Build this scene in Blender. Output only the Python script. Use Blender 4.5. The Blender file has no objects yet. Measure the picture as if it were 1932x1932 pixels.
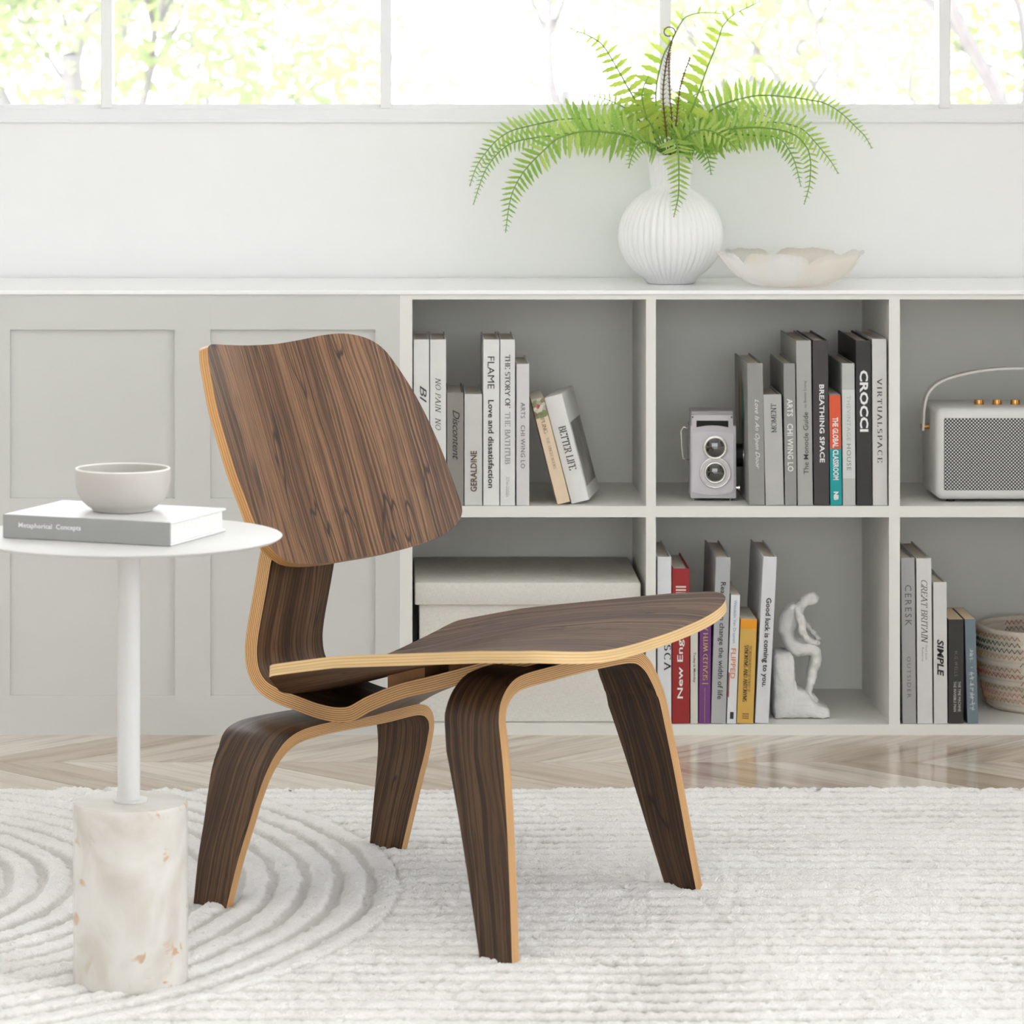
import bpy, bmesh, math, random
import numpy as np
from mathutils import Vector, Matrix, Euler, noise as mnoise

random.seed(7)
rng = np.random.default_rng(7)
SC = bpy.context.scene
COL = SC.collection

# ------------------------------------------------------------------ camera, sky, sun, exposure
FPX, VX, VY, HC = 6900.0, 750.0, 140.0, 0.98          # focal length, principal point (image pixels), eye height
camd = bpy.data.cameras.new('camera')
cam = bpy.data.objects.new('camera', camd)
COL.objects.link(cam)
cam.location = (0, 0, HC)
cam.rotation_euler = (math.pi / 2, 0, 0)
camd.sensor_width = 36.0
camd.lens = FPX / 1932.0 * 36.0
camd.shift_x = (966 - VX) / 1932.0
camd.shift_y = -(966 - VY) / 1932.0
camd.clip_start = 0.05
camd.dof.use_dof = True
camd.dof.focus_distance = 4.75
camd.dof.aperture_fstop = 13.0
SC.camera = cam

world = bpy.data.worlds.new('overcast_sky')
SC.world = world
world.use_nodes = True
wn = world.node_tree.nodes
wn['Background'].inputs[0].default_value = (0.945, 0.975, 1.0, 1)
wn['Background'].inputs[1].default_value = 3.4

sund = bpy.data.lights.new('sun', 'SUN')
sund.energy = 11.5
sund.angle = math.radians(26)
sund.color = (1.0, 0.985, 0.955)
sun = bpy.data.objects.new('sun', sund)
COL.objects.link(sun)
sun.rotation_euler = Vector((0.36, -0.48, -0.80)).to_track_quat('-Z', 'Y').to_euler()
sun.location = (-3, 9, 6)

SC.view_settings.view_transform = 'Standard'
SC.view_settings.look = 'None'
SC.view_settings.gamma = 1.0
SC.view_settings.use_curve_mapping = False
SC.view_settings.exposure = 0.42


# ------------------------------------------------------------------ helpers
def P(px, py, d):
    """world point seen at an image pixel when it lies d metres in front of the lens"""
    return Vector(((px - VX) / FPX * d, d, HC - (py - VY) / FPX * d))


def X(px, d):
    return (px - VX) / FPX * d


def Z(py, d):
    return HC - (py - VY) / FPX * d


def ground(px, py, z=0.0):
    d = FPX * (HC - z) / (py - VY)
    return Vector((X(px, d), d, z))


def link(o, parent=None):
    COL.objects.link(o)
    if parent is not None:
        o.parent = parent
    return o


def tag(o, label=None, cat=None, group=None, kind=None):
    if label: o['label'] = label
    if cat: o['category'] = cat
    if group: o['group'] = group
    if kind: o['kind'] = kind
    return o


def thing(name, label, cat, loc=(0, 0, 0), rot=(0, 0, 0), group=None, kind=None):
    o = bpy.data.objects.new(name, None)
    o.empty_display_size = 0.05
    COL.objects.link(o)
    o.location = loc
    o.rotation_euler = rot
    tag(o, label, cat, group, kind)
    return o


def mesh_obj(name, verts, faces, mats, parent=None, midx=None, uvs=None, smooth=False, loc=None, kind=None):
    me = bpy.data.meshes.new(name)
    me.from_pydata([tuple(v) for v in verts], [], faces)
    for m in (mats if isinstance(mats, (list, tuple)) else [mats]):
        me.materials.append(m)
    if midx is not None:
        me.polygons.foreach_set('material_index', midx)
    if uvs is not None:
        ul = me.uv_layers.new(name='UVMap')
        flat = [c for f in uvs for uv in f for c in uv]
        ul.data.foreach_set('uv', flat)
    if smooth:
        me.polygons.foreach_set('use_smooth', [True] * len(me.polygons))
    me.update()
    o = bpy.data.objects.new(name, me)
    if loc is not None:
        o.location = loc
    link(o, parent)
    if kind: o['kind'] = kind
    return o


def bm_obj(name, bm, mats, parent=None, smooth=False, loc=None, angle=None, kind=None):
    me = bpy.data.meshes.new(name)
    bm.normal_update()
    bm.to_mesh(me)
    bm.free()
    for m in (mats if isinstance(mats, (list, tuple)) else [mats]):
        me.materials.append(m)
    if smooth:
        me.polygons.foreach_set('use_smooth', [True] * len(me.polygons))
        if angle is not None:
            try:
                me.set_sharp_from_angle(angle=math.radians(angle))
            except Exception:
                pass
    o = bpy.data.objects.new(name, me)
    if loc is not None:
        o.location = loc
    link(o, parent)
    if kind: o['kind'] = kind
    return o


def add_box(bm, x0, x1, y0, y1, z0, z1, bevel=0.0, seg=1, mi=0):
    r = bmesh.ops.create_cube(bm, size=1.0)
    vs = r['verts']
    for v in vs:
        v.co = Vector((x0 + (v.co.x + .5) * (x1 - x0), y0 + (v.co.y + .5) * (y1 - y0), z0 + (v.co.z + .5) * (z1 - z0)))
    fs = set(f for v in vs for f in v.link_faces)
    for f in fs: f.material_index = mi
    if bevel > 0:
        es = list(set(e for v in vs for e in v.link_edges))
        bmesh.ops.bevel(bm, geom=es, offset=bevel, segments=seg, profile=0.5, affect='EDGES', material=mi)


def box(name, x0, x1, y0, y1, z0, z1, m, parent=None, bevel=0.0, seg=1, smooth=False):
    bm = bmesh.new()
    add_box(bm, x0, x1, y0, y1, z0, z1, bevel, seg)
    return bm_obj(name, bm, m, parent, smooth=smooth, angle=40 if smooth else None)


def add_tube(bm, pts, r, seg=8, cap=True, mi=0):
    """round tube along pts; r a number or one per point"""
    pts = [Vector(p) for p in pts]
    n = len(pts)
    rs = r if isinstance(r, (list, tuple)) else [r] * n
    rings = []
    prev = None
    for i, p in enumerate(pts):
        t = (pts[min(i + 1, n - 1)] - pts[max(i - 1, 0)])
        if t.length < 1e-9: t = Vector((0, 0, 1))
        t.normalize()
        if prev is None:
            a = Vector((0, 0, 1)) if abs(t.z) < .9 else Vector((1, 0, 0))
            u = t.cross(a).normalized()
        else:
            u = (prev - t * prev.dot(t))
            u = u.normalized() if u.length > 1e-6 else t.orthogonal().normalized()
        prev = u
        w = t.cross(u)
        rings.append([bm.verts.new(p + (u * math.cos(2 * math.pi * k / seg) + w * math.sin(2 * math.pi * k / seg)) * rs[i]) for k in range(seg)])
    for i in range(n - 1):
        for k in range(seg):
            f = bm.faces.new((rings[i][k], rings[i][(k + 1) % seg], rings[i + 1][(k + 1) % seg], rings[i + 1][k]))
            f.material_index = mi
    if cap:
        bm.faces.new(rings[0][::-1]).material_index = mi
        bm.faces.new(rings[-1]).material_index = mi


def lathe(name, prof, m, parent=None, seg=64, loc=None, radial=None, smooth=True, angle=35, close=True):
    """prof: (r, z) pairs; radial(a, r, z) -> (r, z) reshapes"""
    verts, faces = [], []
    n = len(prof)
    for k in range(seg):
        a = 2 * math.pi * k / seg
        for (r, z) in prof:
            if radial: rr, zz = radial(a, r, z)
            else: rr, zz = r, z
            verts.append((rr * math.cos(a), rr * math.sin(a), zz))
    for k in range(seg):
        k2 = (k + 1) % seg
        for i in range(n - 1):
            faces.append((k * n + i, k2 * n + i, k2 * n + i + 1, k * n + i + 1))
    o = mesh_obj(name, verts, faces, m, parent, smooth=smooth, loc=loc)
    bm = bmesh.new()
    bm.from_mesh(o.data)
    bmesh.ops.remove_doubles(bm, verts=bm.verts, dist=1e-6)
    bmesh.ops.recalc_face_normals(bm, faces=bm.faces)
    bm.to_mesh(o.data)
    bm.free()
    if smooth and angle:
        o.data.set_sharp_from_angle(angle=math.radians(angle))
    return o


def catmull(pts, n=8):
    pts = [Vector(p) for p in pts]
    out = []
    for i in range(len(pts) - 1):
        p0 = pts[max(i - 1, 0)]; p1 = pts[i]; p2 = pts[i + 1]; p3 = pts[min(i + 2, len(pts) - 1)]
        for k in range(n):
            t = k / n
            out.append(0.5 * ((2 * p1) + (p2 - p0) * t + (2 * p0 - 5 * p1 + 4 * p2 - p3) * t * t + (3 * p1 - p0 - 3 * p2 + p3) * t ** 3))
    out.append(pts[-1])
    return out


def lerp_tab(tab, x):
    return float(np.interp(x, [t[0] for t in tab], [t[1] for t in tab]))


# ------------------------------------------------------------------ materials
def srgb(r, g, b):
    f = lambda c: (c / 255) / 12.92 if c / 255 <= .04045 else ((c / 255 + .055) / 1.055) ** 2.4
    return (f(r), f(g), f(b))


MATS = {}


def principled(name, col, rough=0.5, metal=0.0, spec=0.5, noise=0.0, nscale=20.0, bump=0.0, bscale=200.0, **kw):
    """plain paint / plastic / metal with a slight procedural mottle and relief"""
    if name in MATS: return MATS[name]
    m = bpy.data.materials.new(name)
    m.use_nodes = True
    nt = m.node_tree
    b = nt.nodes['Principled BSDF']
    b.inputs['Base Color'].default_value = (*col, 1)
    b.inputs['Roughness'].default_value = rough
    b.inputs['Metallic'].default_value = metal
    b.inputs['Specular IOR Level'].default_value = spec
    for k, v in kw.items():
        b.inputs[k.replace('_', ' ')].default_value = v
    tc = nt.nodes.new('ShaderNodeTexCoord')
    if noise > 0:
        n = nt.nodes.new('ShaderNodeTexNoise')
        n.inputs['Scale'].default_value = nscale
        n.inputs['Detail'].default_value = 4
        nt.links.new(tc.outputs['Object'], n.inputs['Vector'])
        r = nt.nodes.new('ShaderNodeMapRange')
        r.inputs['From Min'].default_value = .3; r.inputs['From Max'].default_value = .7
        r.inputs['To Min'].default_value = 1 - noise; r.inputs['To Max'].default_value = 1 + noise
        nt.links.new(n.outputs['Fac'], r.inputs['Value'])
        mx = nt.nodes.new('ShaderNodeVectorMath'); mx.operation = 'SCALE'
        mx.inputs[0].default_value = col
        nt.links.new(r.outputs['Result'], mx.inputs['Scale'])
        nt.links.new(mx.outputs['Vector'], b.inputs['Base Color'])
    if bump > 0:
        n2 = nt.nodes.new('ShaderNodeTexNoise')
        n2.inputs['Scale'].default_value = bscale
        n2.inputs['Detail'].default_value = 3
        nt.links.new(tc.outputs['Object'], n2.inputs['Vector'])
        bp = nt.nodes.new('ShaderNodeBump')
        bp.inputs['Strength'].default_value = bump
        bp.inputs['Distance'].default_value = 0.002
        nt.links.new(n2.outputs['Fac'], bp.inputs['Height'])
        nt.links.new(bp.outputs['Normal'], b.inputs['Normal'])
    MATS[name] = m
    return m


def N(nt, typ, **kw):
    n = nt.nodes.new(typ)
    for k, v in kw.items():
        if k.startswith('i_'):
            n.inputs[k[2:].replace('_', ' ')].default_value = v
        else:
            setattr(n, k, v)
    return n


def mathn(nt, op, a, b=None, c=None):
    n = nt.nodes.new('ShaderNodeMath'); n.operation = op
    for i, v in enumerate((a, b, c)):
        if v is None: continue
        if isinstance(v, (int, float)): n.inputs[i].default_value = v
        else: nt.links.new(v, n.inputs[i])
    return n.outputs[0]


def mixc(nt, fac, a, b):
    n = nt.nodes.new('ShaderNodeMix'); n.data_type = 'RGBA'
    if isinstance(fac, (int, float)): n.inputs[0].default_value = fac
    else: nt.links.new(fac, n.inputs[0])
    for i, v in ((6, a), (7, b)):
        if isinstance(v, tuple): n.inputs[i].default_value = (*v, 1)
        else: nt.links.new(v, n.inputs[i])
    return n.outputs[2]


def uvscaled(nt, sx, sy, seed=0.0):
    uv = N(nt, 'ShaderNodeUVMap')
    mp = N(nt, 'ShaderNodeMapping')
    mp.inputs['Scale'].default_value = (sx, sy, 1)
    mp.inputs['Location'].default_value = (seed, seed * 1.7, seed * .6)
    nt.links.new(uv.outputs[0], mp.inputs[0])
    return mp.outputs[0]


def veneer(name, seed, dark=1.0, rough=.42, spec=.35):  # dark puts shade into the colour: legs and spine dimmer than the back
    """walnut veneer; UV in metres, u across the grain, v along it"""
    m = bpy.data.materials.new(name); m.use_nodes = True
    nt = m.node_tree; b = nt.nodes['Principled BSDF']
    uv = N(nt, 'ShaderNodeUVMap')
    # slow wander of the grain
    n0 = N(nt, 'ShaderNodeTexNoise', i_Scale=1.0, i_Detail=2.0)
    nt.links.new(uvscaled(nt, 16, 4.0, seed), n0.inputs['Vector'])
    sep = N(nt, 'ShaderNodeSeparateXYZ'); nt.links.new(uv.outputs[0], sep.inputs[0])
    wob = mathn(nt, 'MULTIPLY', mathn(nt, 'SUBTRACT', n0.outputs['Fac'], .5), .03)
    u2 = mathn(nt, 'ADD', sep.outputs[0], wob)

    def tex(su, sv, det, off, rough=.55):
        c = N(nt, 'ShaderNodeCombineXYZ')
        nt.links.new(mathn(nt, 'MULTIPLY', u2, su), c.inputs[0])
        nt.links.new(mathn(nt, 'MULTIPLY', sep.outputs[1], sv), c.inputs[1])
        c.inputs[2].default_value = seed + off
        n = N(nt, 'ShaderNodeTexNoise', i_Scale=1.0, i_Detail=det, i_Roughness=rough)
        nt.links.new(c.outputs[0], n.inputs['Vector'])
        return n.outputs['Fac']
    fine = tex(330, 1.6, 2.0, 3.1)          # pin stripes
    pores = tex(900, 26, 1.0, 9.4)
    band = tex(34, 1.3, 3.0, 5.7)           # broad colour bands
    cont = tex(30, 4.2, 1.5, 12.3, .4)      # contour lines -> dark cathedral loops
    knot = tex(34, 5.0, 2.0, 21.7)
    base = mixc(nt, N_range(nt, band, .32, .68), tuple(c * dark for c in srgb(142, 104, 74)), tuple(c * dark for c in srgb(100, 69, 47)))
    base = mixc(nt, mathn(nt, 'MULTIPLY', N_range(nt, fine, .50, .59), .62), base, tuple(c * dark for c in srgb(52, 34, 24)))
    base = mixc(nt, mathn(nt, 'MULTIPLY', N_range(nt, fine, .46, .36), .6), base, tuple(c * dark for c in srgb(168, 128, 93)))
    base = mixc(nt, mathn(nt, 'MULTIPLY', N_range(nt, pores, .56, .66), .5), base, tuple(c * dark for c in srgb(50, 35, 26)))
    ridge = mathn(nt, 'ABSOLUTE', mathn(nt, 'SUBTRACT', cont, .56))
    line = mathn(nt, 'MULTIPLY', N_range(nt, ridge, .013, .003), N_range(nt, knot, .44, .56))
    base = mixc(nt, mathn(nt, 'MULTIPLY', line, .85), base, tuple(c * dark for c in srgb(40, 33, 30)))
    smear = mathn(nt, 'MULTIPLY', N_range(nt, cont, .60, .70), N_range(nt, knot, .52, .66))
    base = mixc(nt, mathn(nt, 'MULTIPLY', smear, .75), base, tuple(c * dark for c in srgb(54, 45, 40)))
    nt.links.new(base, b.inputs['Base Color'])
    b.inputs['Roughness'].default_value = rough
    b.inputs['Specular IOR Level'].default_value = spec
    bp = N(nt, 'ShaderNodeBump', i_Strength=.12, i_Distance=.0006)
    nt.links.new(fine, bp.inputs['Height']); nt.links.new(bp.outputs[0], b.inputs['Normal'])
    return m


def N_range(nt, v, a, b):
    """clamped 0..1 ramp of v from a to b (a may be above b)"""
    r = N(nt, 'ShaderNodeMapRange')
    r.interpolation_type = 'SMOOTHSTEP' if a < b else 'LINEAR'
    r.inputs['From Min'].default_value = a; r.inputs['From Max'].default_value = b
    nt.links.new(v, r.inputs['Value'])
    return r.outputs['Result']


def ply_edge(name, layers, light, darkc, seed, thin=.75):
    """edge of moulded plywood: u runs 0..1 through the thickness, v along it in metres"""
    m = bpy.data.materials.new(name); m.use_nodes = True
    nt = m.node_tree; b = nt.nodes['Principled BSDF']
    uv = N(nt, 'ShaderNodeUVMap')
    sep = N(nt, 'ShaderNodeSeparateXYZ'); nt.links.new(uv.outputs[0], sep.inputs[0])
    n = N(nt, 'ShaderNodeTexNoise', i_Scale=1.0, i_Detail=2.0)
    nt.links.new(uvscaled(nt, 2, 30, seed), n.inputs['Vector'])
    u = mathn(nt, 'ADD', sep.outputs[0], mathn(nt, 'MULTIPLY', mathn(nt, 'SUBTRACT', n.outputs['Fac'], .5), .03))
    fr = mathn(nt, 'FRACT', mathn(nt, 'MULTIPLY', u, layers))
    tri = mathn(nt, 'ABSOLUTE', mathn(nt, 'SUBTRACT', fr, .5))
    line = N_range(nt, tri, .31, .42)
    g = N(nt, 'ShaderNodeTexNoise', i_Scale=1.0, i_Detail=3.0)
    nt.links.new(uvscaled(nt, 14, 9, seed + 4), g.inputs['Vector'])
    c = mixc(nt, N_range(nt, g.outputs['Fac'], .35, .65), light, tuple(0.82 * x for x in light))
    c = mixc(nt, mathn(nt, 'MULTIPLY', line, thin), c, darkc)
    nt.links.new(c, b.inputs['Base Color'])
    b.inputs['Roughness'].default_value = .45
    return m


M_WHITE = principled('white_cabinet_paint', srgb(210, 210, 206), .42, noise=.012, nscale=6, bump=.02)
M_SHELF = principled('white_shelf_paint', srgb(233, 232, 226), .42, noise=.012, nscale=6, bump=.02)
M_TOP = principled('white_worktop_lacquer', srgb(250, 250, 249), .16, noise=.006, nscale=5)
M_WALL = principled('white_wall_paint', srgb(245, 245, 244), .8, noise=.012, nscale=3, bump=.05, bscale=300)
M_CEIL = principled('white_ceiling_paint', srgb(247, 247, 246), .9, noise=.01, nscale=2)
M_FRAME = principled('white_window_frame', srgb(240, 240, 240), .4, noise=.01, nscale=8)
M_GOLD = principled('brass', srgb(205, 150, 85), .25, 1.0, noise=.05, nscale=60)
M_CHROME = principled('chrome', srgb(225, 222, 215), .12, 1.0, noise=.02, nscale=60)
M_BLACK = principled('black_plastic', srgb(16, 16, 16), .5, spec=.25, noise=.05, nscale=40)
M_PAGES = principled('page_edges_warm', srgb(228, 218, 203), .85, noise=.08, nscale=160, bump=.3, bscale=900)
M_PAGES_W = principled('page_edges_white', srgb(236, 234, 230), .85, noise=.05, nscale=160, bump=.3, bscale=900)


def glass_pane_mat():
    m = bpy.data.materials.new('window_glass'); m.use_nodes = True
    nt = m.node_tree
    out = nt.nodes['Material Output']
    nt.nodes.remove(nt.nodes['Principled BSDF'])
    t = N(nt, 'ShaderNodeBsdfTransparent'); t.inputs[0].default_value = (.985, .985, .985, 1)
    g = N(nt, 'ShaderNodeBsdfGlossy'); g.inputs['Roughness'].default_value = .02
    fr = N(nt, 'ShaderNodeFresnel'); fr.inputs[0].default_value = 1.45
    mx = N(nt, 'ShaderNodeMixShader')
    nt.links.new(fr.outputs[0], mx.inputs[0]); nt.links.new(t.outputs[0], mx.inputs[1]); nt.links.new(g.outputs[0], mx.inputs[2])
    nt.links.new(mx.outputs[0], out.inputs[0])
    return m


M_GLASS = glass_pane_mat()


def floor_wood():
    m = bpy.data.materials.new('oak_parquet'); m.use_nodes = True
    nt = m.node_tree; b = nt.nodes['Principled BSDF']
    info = N(nt, 'ShaderNodeObjectInfo')
    uv = N(nt, 'ShaderNodeUVMap')
    sep = N(nt, 'ShaderNodeSeparateXYZ'); nt.links.new(uv.outputs[0], sep.inputs[0])
    rnd = mathn(nt, 'MULTIPLY', info.outputs['Random'], 37.0)

    def tex(su, sv, det):
        c = N(nt, 'ShaderNodeCombineXYZ')
        nt.links.new(mathn(nt, 'MULTIPLY', sep.outputs[0], su), c.inputs[0])
        nt.links.new(mathn(nt, 'MULTIPLY', sep.outputs[1], sv), c.inputs[1])
        nt.links.new(rnd, c.inputs[2])
        n = N(nt, 'ShaderNodeTexNoise', i_Scale=1.0, i_Detail=det, i_Roughness=.6)
        nt.links.new(c.outputs[0], n.inputs['Vector'])
        return n.outputs['Fac']
    g1 = tex(30, 2.5, 4); g2 = tex(260, 7, 2)
    c = mixc(nt, info.outputs['Random'], srgb(238, 227, 213), srgb(202, 183, 164))
    c = mixc(nt, mathn(nt, 'MULTIPLY', N_range(nt, g1, .42, .7), .5), c, srgb(146, 124, 104))
    c = mixc(nt, mathn(nt, 'MULTIPLY', N_range(nt, g2, .5, .7), .22), c, srgb(120, 100, 82))
    nt.links.new(c, b.inputs['Base Color'])
    b.inputs['Roughness'].default_value = .17
    b.inputs['Specular IOR Level'].default_value = .6
    return m


M_FLOOR = floor_wood()


def rug_mat():
    m = bpy.data.materials.new('ivory_wool_pile'); m.use_nodes = True
    nt = m.node_tree; b = nt.nodes['Principled BSDF']
    tc = N(nt, 'ShaderNodeTexCoord')
    n1 = N(nt, 'ShaderNodeTexNoise', i_Scale=420.0, i_Detail=2.0)
    n2 = N(nt, 'ShaderNodeTexNoise', i_Scale=9.0, i_Detail=3.0)
    for n in (n1, n2): nt.links.new(tc.outputs['Object'], n.inputs['Vector'])
    # groove shade is painted in: colour darkens where the pile is lower
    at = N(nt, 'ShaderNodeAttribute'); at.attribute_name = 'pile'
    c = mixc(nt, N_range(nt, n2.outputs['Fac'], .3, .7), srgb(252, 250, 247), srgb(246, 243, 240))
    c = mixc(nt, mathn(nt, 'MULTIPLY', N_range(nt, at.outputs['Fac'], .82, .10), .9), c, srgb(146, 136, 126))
    c = mixc(nt, mathn(nt, 'MULTIPLY', N_range(nt, n1.outputs['Fac'], .52, .75), .3), c, srgb(222, 217, 211))
    nt.links.new(c, b.inputs['Base Color'])
    b.inputs['Roughness'].default_value = 1.0
    b.inputs['Specular IOR Level'].default_value = .1
    b.inputs['Sheen Weight'].default_value = .25
    bp = N(nt, 'ShaderNodeBump', i_Strength=.7, i_Distance=.003)
    nt.links.new(n1.outputs['Fac'], bp.inputs['Height']); nt.links.new(bp.outputs[0], b.inputs['Normal'])
    return m


def marble_mat():
    m = bpy.data.materials.new('white_marble'); m.use_nodes = True
    nt = m.node_tree; b = nt.nodes['Principled BSDF']
    tc = N(nt, 'ShaderNodeTexCoord')
    n1 = N(nt, 'ShaderNodeTexNoise', i_Scale=11.0, i_Detail=6.0, i_Distortion=1.2)
    n2 = N(nt, 'ShaderNodeTexNoise', i_Scale=34.0, i_Detail=3.0, i_Distortion=.6)
    n3 = N(nt, 'ShaderNodeTexNoise', i_Scale=14.0, i_Detail=2.0)
    for n in (n1, n2, n3): nt.links.new(tc.outputs['Object'], n.inputs['Vector'])
    c = mixc(nt, N_range(nt, n1.outputs['Fac'], .35, .68), srgb(226, 222, 215), srgb(206, 199, 189))
    spots = mathn(nt, 'MULTIPLY', N_range(nt, n2.outputs['Fac'], .62, .68), N_range(nt, n3.outputs['Fac'], .48, .58))
    c = mixc(nt, mathn(nt, 'MULTIPLY', spots, .8), c, srgb(206, 156, 96))
    smoke = mathn(nt, 'MULTIPLY', N_range(nt, n2.outputs['Fac'], .60, .70), N_range(nt, n3.outputs['Fac'], .42, .52))
    c = mixc(nt, mathn(nt, 'MULTIPLY', smoke, .35), c, srgb(190, 172, 156))
    nt.links.new(c, b.inputs['Base Color'])
    b.inputs['Roughness'].default_value = .22
    b.inputs['Subsurface Weight'].default_value = .12
    b.inputs['Subsurface Radius'].default_value = (.01, .01, .008)
    return m


def linen_mat():
    m = bpy.data.materials.new('natural_linen'); m.use_nodes = True
    nt = m.node_tree; b = nt.nodes['Principled BSDF']
    tc = N(nt, 'ShaderNodeTexCoord')
    outs = []
    for sc in ((1500, 1500, 140), (140, 140, 1500)):
        mp = N(nt, 'ShaderNodeMapping'); mp.inputs['Scale'].default_value = sc
        nt.links.new(tc.outputs['Object'], mp.inputs[0])
        n = N(nt, 'ShaderNodeTexNoise', i_Scale=1.0, i_Detail=2.0)
        nt.links.new(mp.outputs[0], n.inputs['Vector']); outs.append(n.outputs['Fac'])
    w = mathn(nt, 'ADD', outs[0], outs[1])
    c = mixc(nt, N_range(nt, w, .75, 1.25), srgb(232, 229, 222), srgb(219, 215, 207))
    nt.links.new(c, b.inputs['Base Color'])
    b.inputs['Roughness'].default_value = .95
    b.inputs['Specular IOR Level'].default_value = .15
    bp = N(nt, 'ShaderNodeBump', i_Strength=.4, i_Distance=.001)
    nt.links.new(w, bp.inputs['Height']); nt.links.new(bp.outputs[0], b.inputs['Normal'])
    return m


def leaf_mat(name, a, bcol, trans=.45):
    m = bpy.data.materials.new(name); m.use_nodes = True
    nt = m.node_tree; b = nt.nodes['Principled BSDF']; out = nt.nodes['Material Output']
    tc = N(nt, 'ShaderNodeTexCoord')
    info = N(nt, 'ShaderNodeObjectInfo')
    n = N(nt, 'ShaderNodeTexNoise', i_Scale=26.0, i_Detail=2.0)
    nt.links.new(tc.outputs['Object'], n.inputs['Vector'])
    f = mathn(nt, 'ADD', mathn(nt, 'MULTIPLY', N_range(nt, n.outputs['Fac'], .35, .65), .35), mathn(nt, 'MULTIPLY', info.outputs['Random'], .65))
    c = mixc(nt, f, a, bcol)
    nt.links.new(c, b.inputs['Base Color'])
    b.inputs['Roughness'].default_value = .5
    tl = N(nt, 'ShaderNodeBsdfTranslucent')
    nt.links.new(c, tl.inputs[0])
    mx = N(nt, 'ShaderNodeMixShader'); mx.inputs[0].default_value = trans
    nt.links.new(b.outputs[0], mx.inputs[1]); nt.links.new(tl.outputs[0], mx.inputs[2])
    nt.links.new(mx.outputs[0], out.inputs[0])
    return m


# ------------------------------------------------------------------ setting: distances
D0 = FPX * HC / (1387 - VY)          # front of the cabinets
DEPTH = 0.325                        # depth of the cabinets
DW = D0 + DEPTH + 0.012              # face of the window wall
XL, XR = -2.25, 2.75                 # side walls
YR = -4.6                            # wall behind the viewer
CEIL = 3.30

zs_win = Z(229, DW)                  # foot of the window band
WT = 0.16                            # wall thickness


def structure(o):
    o['kind'] = 'structure'
    return o


# floor slab, planks laid on it
FZ = 0.0
floor = structure(box('floor', XL - WT, XR + WT, YR - WT, DW + WT, -0.06, -0.012, M_FLOOR))
floor['label'] = 'oak parquet floor laid in a chevron pattern'
for f in floor.data.uv_layers: pass
if not floor.data.uv_layers:
    ul = floor.data.uv_layers.new(name='UVMap')
    for li, l in enumerate(floor.data.loops):
        co = floor.data.vertices[l.vertex_index].co
        ul.data[li].uv = (co.x, co.y)

seam0 = FPX * HC / (1438 - VY)
ROW = 0.455
PITCH = 0.136
gap = 0.0009


def clip_poly(poly, axis, lim, keep_less):
    out = []
    n = len(poly)
    for i in range(n):
        a, b = poly[i], poly[(i + 1) % n]
        ia = (a[axis] <= lim) if keep_less else (a[axis] >= lim)
        ib = (b[axis] <= lim) if keep_less else (b[axis] >= lim)
        if ia: out.append(a)
        if ia != ib:
            t = (lim - a[axis]) / (b[axis] - a[axis])
            out.append((a[0] + t * (b[0] - a[0]), a[1] + t * (b[1] - a[1])))
    return out


def plank(poly, dirv):
    n = len(poly)
    verts = [(x, y, FZ) for x, y in poly] + [(x, y, FZ - .011) for x, y in poly]
    faces = [tuple(range(n)), tuple(range(2 * n - 1, n - 1, -1))]
    for i in range(n):
        j = (i + 1) % n
        faces.append((i, i + n, j + n, j))
    side = (-dirv[1], dirv[0])
    cx = sum(p[0] for p in poly) / n; cy = sum(p[1] for p in poly) / n
    tint = random.random() * 5
    uvs = []
    for fc in faces:
        uvs.append([((verts[k][0] - cx) * side[0] + (verts[k][1] - cy) * side[1] + tint, (verts[k][0] - cx) * dirv[0] + (verts[k][1] - cy) * dirv[1] + tint) for k in fc])
    mesh_obj('plank', verts, faces, M_FLOOR, floor, uvs=uvs)


s2 = math.sqrt(.5)
for row in (-2, -1, 0):
    ya = seam0 + row * ROW; yb = ya + ROW
    up = (row % 2 == 0)              # rows mirror one another about each seam
    nk = int((XR - XL) / PITCH) + 8
    for k in range(-5, nk):
        xs = XL + k * PITCH
        sh = ROW
        if up: poly = [(xs, ya), (xs + PITCH, ya), (xs + PITCH + sh, yb), (xs + sh, yb)]
        else: poly = [(xs + sh, ya), (xs + PITCH + sh, ya), (xs + PITCH, yb), (xs, yb)]
        g2 = gap
        cxm = sum(p[0] for p in poly) / 4; cym = sum(p[1] for p in poly) / 4
        poly = [(cxm + (p[0] - cxm) * (1 - g2 * 1.4 / PITCH), cym + (p[1] - cym) * (1 - g2 / ROW)) for p in poly]
        poly = clip_poly(poly, 0, -1.05, False)
        if len(poly) >= 3: poly = clip_poly(poly, 0, 1.30, True)
        if len(poly) >= 3: poly = clip_poly(poly, 1, DW, True)
        if len(poly) < 3: continue
        plank(poly, (s2, s2) if up else (-s2, s2))
# the rest of the floor, out of the picture, as wide boards of the same oak
for (x0, x1, y0, y1) in ((XL, -1.052, seam0 - 2 * ROW, DW), (1.302, XR, seam0 - 2 * ROW, DW), (XL, XR, YR, seam0 - 2 * ROW - .001)):
    plank([(x0, y0), (x1, y0), (x1, y1), (x0, y1)], (1, 0))

ceiling = structure(box('ceiling', XL - WT, XR + WT, YR - WT, DW + WT, CEIL, CEIL + .12, M_CEIL))

# window wall: parapet below the glass, narrow head above
z_head = 3.10
wall_back = thing('wall_back', 'white wall under a long band of windows', None, kind='structure')
box('parapet', XL - WT, XR + WT, DW, DW + WT, -.06, zs_win, M_WALL, wall_back)
box('head', XL - WT, XR + WT, DW, DW + WT, z_head, CEIL, M_WALL, wall_back)

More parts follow.
